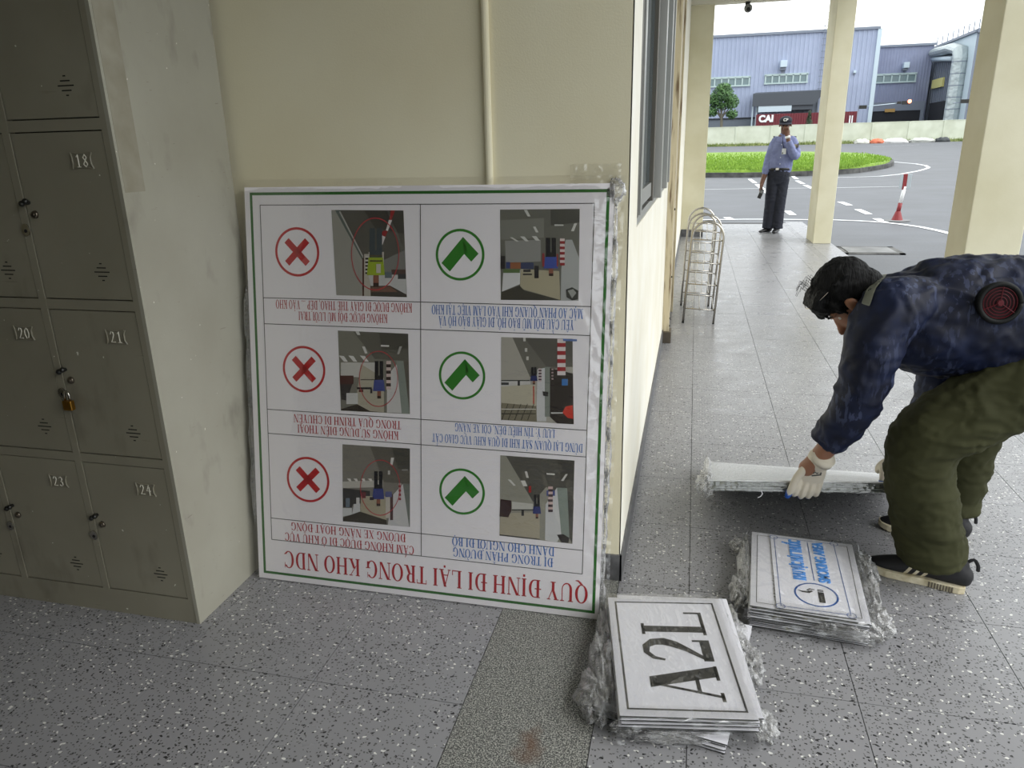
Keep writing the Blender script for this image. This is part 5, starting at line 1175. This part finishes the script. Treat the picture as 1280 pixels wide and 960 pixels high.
for k in range(1, 6): B().tube([fc + fx * (.009 * k * math.cos(a)) + fz * (.009 * k * math.sin(a)) + fnm * .008 for a in (2 * math.pi * q / 30 for q in range(31))], .0013, 5, fnm).go('grille_ring', M_fanr, fan)
for k in range(3):
    a = .6 + k * math.pi * 2 / 3; B().tube([fc + fnm * .009, fc + (fx * math.cos(a) + fz * math.sin(a)) * .05 + fnm * .009], .0014, 5, fnm).go('grille_spoke', M_fanr, fan)
B().cyl(fc + fnm * .006, fc + fnm * .012, .008, 14).go('hub', M_fanr, fan)
# --- trousers
b = B()
b.loft([(1.36, 2.62, .80), (1.26, 2.62, .84), (1.12, 2.62, .85)], [(.17, .16), (.18, .16), (.15, .10)], V((0, 0, 1)), 24, sub=3)
b.loft([(1.24, 2.52, .80), (1.10, 2.47, .755), (.97, 2.45, .685), (.86, 2.44, .61), (.775, 2.44, .535), (.765, 2.44, .44), (.785, 2.44, .33), (.815, 2.445, .22), (.84, 2.445, .14), (.845, 2.447, .105)], [(.13, .14), (.12, .12), (.115, .115), (.11, .115), (.105, .11), (.10, .105), (.10, .11), (.10, .11), (.10, .11), (.10, .11)], V((0, 1, 0)), 24, 'start', sub=4)
b.loft([(1.24, 2.74, .80), (1.16, 2.77, .68), (1.06, 2.79, .55), (1.03, 2.80, .46), (1.03, 2.80, .32), (1.02, 2.80, .18), (1.015, 2.80, .125)], [.13, .12, .105, .10, .085, .08, .082], V((0, 1, 0)), 24, 'start', sub=4)
pf = folds(.008, 8, (.8, 1, 1.8), 3); pf2 = folds(.005, 18, (1, 1, 1.5), 7)
tz_ = remesh(sh(b), 'trousers', M_pants, wk, .0075, 5, lambda p: (pf(p) + pf2(p)))
# --- shoes
def shoe(heel, toe, side, label_parent, name='shoe'):
    heel, toe = V(heel), V(toe); d = (toe - heel); Ln = d.length; d.normalize(); sd_ = V((-d.y, d.x, 0)); up_ = V((0, 0, 1))
    def Q(a, s_, z_): return heel + d * (a * Ln) + sd_ * s_ + up_ * z_ - ow
    prof = [(0, .026), (.06, .036), (.2, .038), (.4, .037), (.6, .044), (.78, .047), (.9, .040), (.97, .027), (1, .012)]
    b = B(); rings = []
    for zz in (0, .026):
        rings.append([b.bm.verts.new(Q(a, w_, zz + (.012 * max(0, a - .85) / .15 if zz == 0 else .008 * max(0, a - .85) / .15))) for a, w_ in prof] + [b.bm.verts.new(Q(a, -w_, zz + (.012 * max(0, a - .85) / .15 if zz == 0 else .008 * max(0, a - .85) / .15))) for a, w_ in prof[::-1]])
    n = len(rings[0])
    for i in range(n): b.bm.faces.new((rings[0][i], rings[0][(i + 1) % n], rings[1][(i + 1) % n], rings[1][i]))
    b.bm.faces.new(rings[0][::-1]); b.bm.faces.new(rings[1])
    so = b.go('sole', M_sole, label_parent, bevel=.003)
    b = B(); b.loft([Q(.05, 0, .055), Q(.22, 0, .065), Q(.42, 0, .062), Q(.62, 0, .046), Q(.8, 0, .036), Q(.93, 0, .030)], [(.030, .038), (.037, .046), (.038, .042), (.041, .030), (.040, .021), (.028, .012)], V((0, 0, 1)), 20, sub=3)
    b.loft([Q(.02, 0, .04), Q(.06, 0, .10)], [.022, .018], sd_, 12)
    b.loft([Q(.12, 0, .08), Q(.2, 0, .115)], [.036, .034], sd_, 14)
    up = remesh(b, 'upper', M_shoe, label_parent, .005, 4)
    ub = BVHTree.FromPolygons([v.co.copy() for v in up.data.vertices], [tuple(p.vertices) for p in up.data.polygons])
    for k in range(3):
        b = B(); g = []
        for i in range(7):
            z_ = .028 + .042 * i / 6; row = []
            for q in (-.5, .5):
                a = .40 + k * .085 + .10 * (.07 - z_) / .05 * .3 - (z_ - .03) * 1.2 + q * .036
                for _ in (0,):
                    h_ = ub.ray_cast(Q(a, side * .12, z_), (Q(a, 0, z_) - Q(a, side * .12, z_)).normalized())
                    row.append(b.bm.verts.new(h_[0] + h_[1] * .0015) if h_[0] else None)
            g.append(row)
        for r0_, r1_ in zip(g, g[1:]):
            if all(r0_) and all(r1_): b.bm.faces.new((r0_[0], r0_[1], r1_[1], r1_[0]))
        b.go('stripe', M_sole, label_parent)
    for k in range(9): B().box(-.002, .002, -.0015, .0015, .003, .022).go('sole_groove', M_knob, so).location = Q(.12 + k * .028, side * (.0385), .0)
    b = B(); b.loft([Q(.03, 0, .105), Q(-.03, 0, .122), Q(-.075, 0, .105), Q(-.085, 0, .085)], [(.006, .0016)] * 4, sd_, 8, sub=3); b.go('heel_loop', M_shoe, label_parent, smooth=True)
for (hh, tt, sd2) in (((.955, 2.415, .0), (.668, 2.515, .0), 1), ((1.06, 2.765, .0), (.775, 2.835, .0), 1)):
    se = B(); e_ = empty('shoe', (0, 0, 0), parent=wk); shoe(hh, tt, sd2, e_)
# --- gloves
def glove(wr, kn, spread, nrm, fingers, thumb, name='glove', cuff=None):
    wr, kn, spread, nrm = V(wr), V(kn), V(spread).normalized(), V(nrm).normalized()
    b = B(); mid = (wr + kn) / 2
    b.loft([wr, mid, kn], [(.036, .024), (.044, .019), (.046, .016)], nrm, 18, sub=3)
    for pts in fingers: b.loft(pts, [.0115, .0105, .0098, .0085][:len(pts)], spread, 12, sub=2)
    b.loft(thumb, [.016, .014, .0125, .010][:len(thumb)], spread, 12, sub=2)
    ca, cb = cuff
    b.loft([ca, cb], [(.043, .036), (.040, .030)], nrm, 20)
    return remesh(sh(b), name, M_glove, wk, .0035, 2)
# left hand: back of the hand toward us, fingers going down over the near edge and curling under
wr = (.468, 2.53, .385); kn = V((.455, 2.555, .305))
fg = []
for k, (dx, ln) in enumerate(((-.034, 1.0), (-.010, 1.06), (.014, .98), (.036, .80))):
    a_ = kn + V((dx, 0, -.004 + dx * -.10)); fg.append([a_, a_ + V((-.006, -.006, -.034)) * ln, a_ + V((-.010, .004, -.066)) * ln, a_ + V((-.010, .034, -.082)) * ln])
th_ = [V((.435, 2.53, .36)), V((.408, 2.535, .315)), V((.395, 2.545, .265)), V((.388, 2.555, .235))]
glove(wr, kn, (1, 0, 0), (0, -1, .3), fg, th_, cuff=((.476, 2.515, .405), (.47, 2.525, .385)))
b = B().loft([V((.391, 2.553, .247)), V((.387, 2.557, .230))], [.0128, .0105], V((1, 0, 0)), 12); sh(b).go('glove_fingertip', M_gblue, wk, smooth=True)
for pts in fg[:3]:
    b = B().loft([pts[2] * .4 + pts[3] * .6, pts[3]], [.0106, .0092], V((1, 0, 0)), 12); sh(b).go('glove_fingertip', M_gblue, wk, smooth=True)
b = B(); q = B().loft([(.486, 2.500, .418), (.476, 2.515, .400)], [(.041, .035), (.044, .037)], V((0, -1, .3)), 24, False); sh(q).go('glove_cuff', M_glove, wk, smooth=True)
t_ = sans('PU 8', (.472 - ow.x, 2.531 - ow.y - .0085, .345 - ow.z), .014, M_black, wk, 'glove_print', (math.radians(75), 0, math.radians(4)), .0006)
b = B().box(-.016, .016, -.0006, .0006, -.002, .002); e2 = b.go('glove_print', M_black, wk); e2.location = (.470 - ow.x, 2.532 - ow.y - .0085, .334 - ow.z); e2.rotation_euler = (math.radians(-10), math.radians(-12), 0)
# right hand on the bundle's right end
wr = (.800, 2.745, .335); kn = V((.752, 2.70, .312)); fg = []
for k, (dx, ln) in enumerate(((-.032, 1.0), (-.010, 1.05), (.012, 1.0), (.034, .8))):
    a_ = kn + V((dx, -.004, 0)); fg.append([a_, a_ + V((-.006, -.036, .004)) * ln, a_ + V((-.008, -.058, -.018)) * ln, a_ + V((-.008, -.062, -.048)) * ln])
th_ = [V((.76, 2.735, .325)), V((.73, 2.72, .315)), V((.712, 2.70, .305)), V((.706, 2.68, .30))]
glove(wr, kn, (1, 0, 0), (0, .2, 1), fg, th_, cuff=((.808, 2.76, .352), (.800, 2.745, .337)))
for pts in fg:
    b = B().loft([pts[2] * .5 + pts[3] * .5, pts[3] + V((0, .01, -.012))], [.0112, .011], V((1, 0, 0)), 12); sh(b).go('glove_fingertip', M_gblue, wk, smooth=True)
# ------------------------------------------------------------------ guard
gd = empty('person', (1.34, 13.3, 0), 'security guard in peaked cap and pale blue shirt, hand at mouth, standing at corridor end', 'person')
ow = gd.location
M_shirt = mat('pale_blue_shirt', rgb(116, 124, 164), .8, fn=mottled(rgb(110, 118, 158), rgb(126, 134, 174), 9))
M_navy = mat('navy_cloth', rgb(24, 28, 42), .8)
M_bshoe = mat('black_leather', rgb(20, 20, 22), .35)
GH = V((1.385, 13.24, 1.715)); gf = V((-.12, -.97, -.12)).normalized(); gu = V((0, 0, 1)) - gf * gf.z; gu.normalize(); gs = gu.cross(gf)
b = B(); headmesh(b, GH, gf, gu, gs, 1.08)
b.loft([GH + V((0, .03, -.05)), (1.40, 13.28, 1.56)], [.062, .068], V((0, 1, 0)), 14)
b.loft([(1.36, 13.31, .98), (1.37, 13.31, 1.15), (1.385, 13.30, 1.35), (1.395, 13.29, 1.52)], [(.15, .10), (.15, .11), (.17, .12), (.11, .08)], V((0, 1, 0)), 18, sub=3)
b.loft([(1.25, 13.29, 1.47), (1.19, 13.30, 1.25), (1.15, 13.29, 1.02), (1.10, 13.25, .84), (1.085, 13.22, .77)], [.055, .05, .045, .036, .03], V((0, 1, 0)), 14, sub=3)
b.loft([(1.53, 13.28, 1.47), (1.575, 13.27, 1.27), (1.52, 13.14, 1.30), (1.44, 13.07, 1.46), (1.41, 13.08, 1.57)], [.055, .052, .046, .036, .03], V((0, 1, 0)), 14, sub=3)
b.loft([(1.41, 13.08, 1.57), (1.405, 13.09, 1.62), (1.39, 13.10, 1.65)], [(.04, .026), (.045, .026), (.04, .026)], V((0, 1, 0)), 14)
for dx in (-.028, -.01, .01, .028): b.loft([(1.395 + dx, 13.085, 1.64), (1.385 + dx, 13.065, 1.665), (1.375 + dx, 13.085, 1.69)], [.011, .0105, .009], V((1, 0, 0)), 8)
b.loft([(1.36, 13.09, 1.60), (1.345, 13.08, 1.635), (1.35, 13.09, 1.66)], [.014, .012, .010], V((1, 0, 0)), 8)
b.loft([(1.085, 13.22, .78), (1.078, 13.21, .72), (1.08, 13.20, .68)], [(.022, .036), (.024, .04), (.022, .034)], V((0, 1, 0)), 12)
for dy in (-.027, -.009, .009, .027): b.loft([(1.08, 13.20 + dy, .69), (1.085, 13.19 + dy, .645), (1.105, 13.19 + dy, .62)], [.0105, .010, .008], V((0, 1, 0)), 8)
b.loft([(1.10, 13.20, .74), (1.11, 13.175, .70), (1.11, 13.17, .67)], [.013, .012, .009], V((0, 1, 0)), 8)
b.loft([(1.29, 13.31, .98), (1.27, 13.31, .55), (1.265, 13.32, .10)], [.09, .065, .045], V((0, 1, 0)), 14); b.loft([(1.43, 13.31, .98), (1.41, 13.30, .55), (1.405, 13.29, .10)], [.09, .065, .045], V((0, 1, 0)), 14)
remesh(sh(b), 'body', M_skind, gd, .007, 3)
for s_ in (-1, 1):
    b = B().ball(GH + (gf * .082 + gu * .006 + gs * s_ * .03) * 1.08, .011, seg=10); sh(b).go('eye', M_blk, gd, smooth=True)
b = B().ball(GH + gf * -.03 + gu * .02, (.08, .083, .075), (gf, gs, gu), 18); sh(b).go('hair', M_hair, gd, smooth=True)
b = B(); b.loft([(1.36, 13.31, 1.05), (1.355, 13.31, 1.14), (1.375, 13.30, 1.32), (1.39, 13.29, 1.47), (1.395, 13.29, 1.54)], [(.195, .13), (.20, .14), (.19, .145), (.17, .12), (.09, .08)], V((0, 1, 0)), 22, sub=3)
b.loft([(1.27, 13.29, 1.475), (1.215, 13.29, 1.36), (1.175, 13.30, 1.2), (1.15, 13.29, 1.05), (1.135, 13.28, .99)], [.072, .066, .062, .058, .052], V((0, 1, 0)), 16, sub=3)
b.loft([(1.51, 13.28, 1.475), (1.565, 13.27, 1.36), (1.585, 13.26, 1.25), (1.54, 13.16, 1.27), (1.46, 13.09, 1.41), (1.45, 13.085, 1.44)], [.075, .078, .072, .068, .058, .052], V((0, 1, 0)), 16, sub=3)
gf2 = folds(.008, 9, (1, 1, 1), 2); remesh(sh(b), 'shirt', M_shirt, gd, .008, 3, gf2)
b = B(); b.loft([(1.35, 13.31, 1.03), (1.355, 13.31, .95), (1.355, 13.31, .86)], [(.175, .125), (.18, .13), (.16, .12)], V((0, 1, 0)), 20)
b.loft([(1.28, 13.31, .88), (1.27, 13.31, .6), (1.265, 13.32, .3), (1.262, 13.32, .07)], [.105, .10, .095, .10], V((0, 1, 0)), 18, 'start', sub=3); b.loft([(1.425, 13.31, .88), (1.41, 13.30, .6), (1.40, 13.29, .3), (1.395, 13.285, .07)], [.105, .098, .092, .095], V((0, 1, 0)), 18, 'start', sub=3)
remesh(sh(b), 'trousers', M_navy, gd, .009, 3, folds(.005, 9, (1, 1, 1.4), 8))
b = B().loft([(1.352, 13.31, 1.015), (1.352, 13.31, 1.055)], [(.19, .14)] * 2, V((0, 1, 0)), 24, False); sh(b).go('belt', M_bshoe, gd, smooth=True)
b = B().box(1.285, 1.335, 13.155, 13.172, 1.02, 1.06); sh(b).go('belt_buckle', M_steel, gd, bevel=.004)
for (hx_, hy_, tx_, ty_) in ((1.29, 13.36, 1.13, 13.17), (1.41, 13.32, 1.33, 13.06)):
    d = V((tx_ - hx_, ty_ - hy_, 0)); b = B(); b.loft([(hx_, hy_, .045), (hx_ + d.x * .45, hy_ + d.y * .45, .042), (tx_, ty_, .028)], [(.042, .042), (.046, .038), (.036, .022)], V((0, 0, 1)), 14, sub=3); sh(b).go('shoe', M_bshoe, gd, smooth=True)
# cap
b = B(); b.ball(GH + gu * .075 + gf * -.005, (.112, .100, .070), (gf, gs, gu), 22); cp = sh(b).go('peaked_cap', M_navy, gd, smooth=True)
b = B(); CC = GH + gu * .055 + gf * .02
for i in range(12):
    a_, c_ = math.radians(-78 + 13 * i), math.radians(-78 + 13 * (i + 1))
    f2 = lambda a, r, dz: CC + gf * (math.cos(a) * r) + gs * (math.sin(a) * r * .98) + gu * dz
    b.hexa([f2(a_, .08, -.004), f2(c_, .08, -.004), f2(c_, .08 + .075 * math.cos(c_ * .95), -.028), f2(a_, .08 + .075 * math.cos(a_ * .95), -.028)], [f2(a_, .08, .002), f2(c_, .08, .002), f2(c_, .08 + .075 * math.cos(c_ * .95), -.022), f2(a_, .08 + .075 * math.cos(a_ * .95), -.022)])
sh(b).go('brim', M_navy, cp)
p = GH + gu * .095 + gf * .108 - ow; sans('CP', (p.x, p.y - .004, p.z), .06, M_paint, cp, 'badge', (math.radians(80), 0, math.radians(-6)), .003)
# details
b = B().box(1.355, 1.42, 13.135, 13.142, 1.27, 1.36); sh(b).go('name_badge', M_paint, gd)
b = B().box(1.36, 1.375, 13.13, 13.135, 1.275, 1.30); sh(b).go('badge_print', M_blk, gd)
b = B().tube([(1.36, 13.20, 1.53), (1.36, 13.15, 1.44), (1.385, 13.14, 1.36)], .005, 6); sh(b).go('lanyard', M_navy, gd)
for s_, x_ in ((-1, 1.28), (1, 1.515)):
    b = B().hexa([(x_ - .06, 13.26, 1.545 - .02 * (s_ < 0)), (x_ + .06, 13.26, 1.53), (x_ + .06, 13.33, 1.53), (x_ - .06, 13.33, 1.545)], [(x_ - .06, 13.26, 1.558 - .02 * (s_ < 0)), (x_ + .06, 13.26, 1.543), (x_ + .06, 13.33, 1.543), (x_ - .06, 13.33, 1.558)]); sh(b).go('epaulette', M_navy, gd)
b = B().loft([(1.60, 13.19, 1.40), (1.603, 13.188, 1.40)], [(.03, .035)] * 2, V((0, 0, 1)), 14, False); sh(b).go('sleeve_patch', mat('patch_dark', rgb(60, 54, 50), .6), gd)
b = B().box(1.53, 1.585, 13.185, 13.19, 1.37, 1.42); sh(b).go('sleeve_patch', mat('patch_pale', rgb(190, 180, 140), .6), gd)
b = B().loft([(1.425, 13.07, 1.515), (1.415, 13.073, 1.55)], [(.042, .038)] * 2, V((0, 1, 0)), 16, False); sh(b).go('wrist_watch', M_paint, gd, smooth=True)
for z_ in (1.12, 1.22, 1.32, 1.42): b = B().cyl((1.345, 13.165, z_), (1.345, 13.155, z_), .007, 8); sh(b).go('button', M_paint, gd)
ph = empty('handheld_radio', (1.085, 13.15, .66), 'black handheld radio carried low in the guard right hand', 'radio', rot=(0, math.radians(20), 0))
B().box(-.03, .03, -.02, .02, -.09, .06).go('radio_body', M_blk, ph, bevel=.004); B().cyl((-.02, 0, .06), (-.02, 0, .10), .006, 8).go('antenna', M_blk, ph)
B().box(-.022, .022, -.022, -.0205, .0, .045).go('screen', mat('grey_plastic', rgb(120, 122, 124), .3), ph)
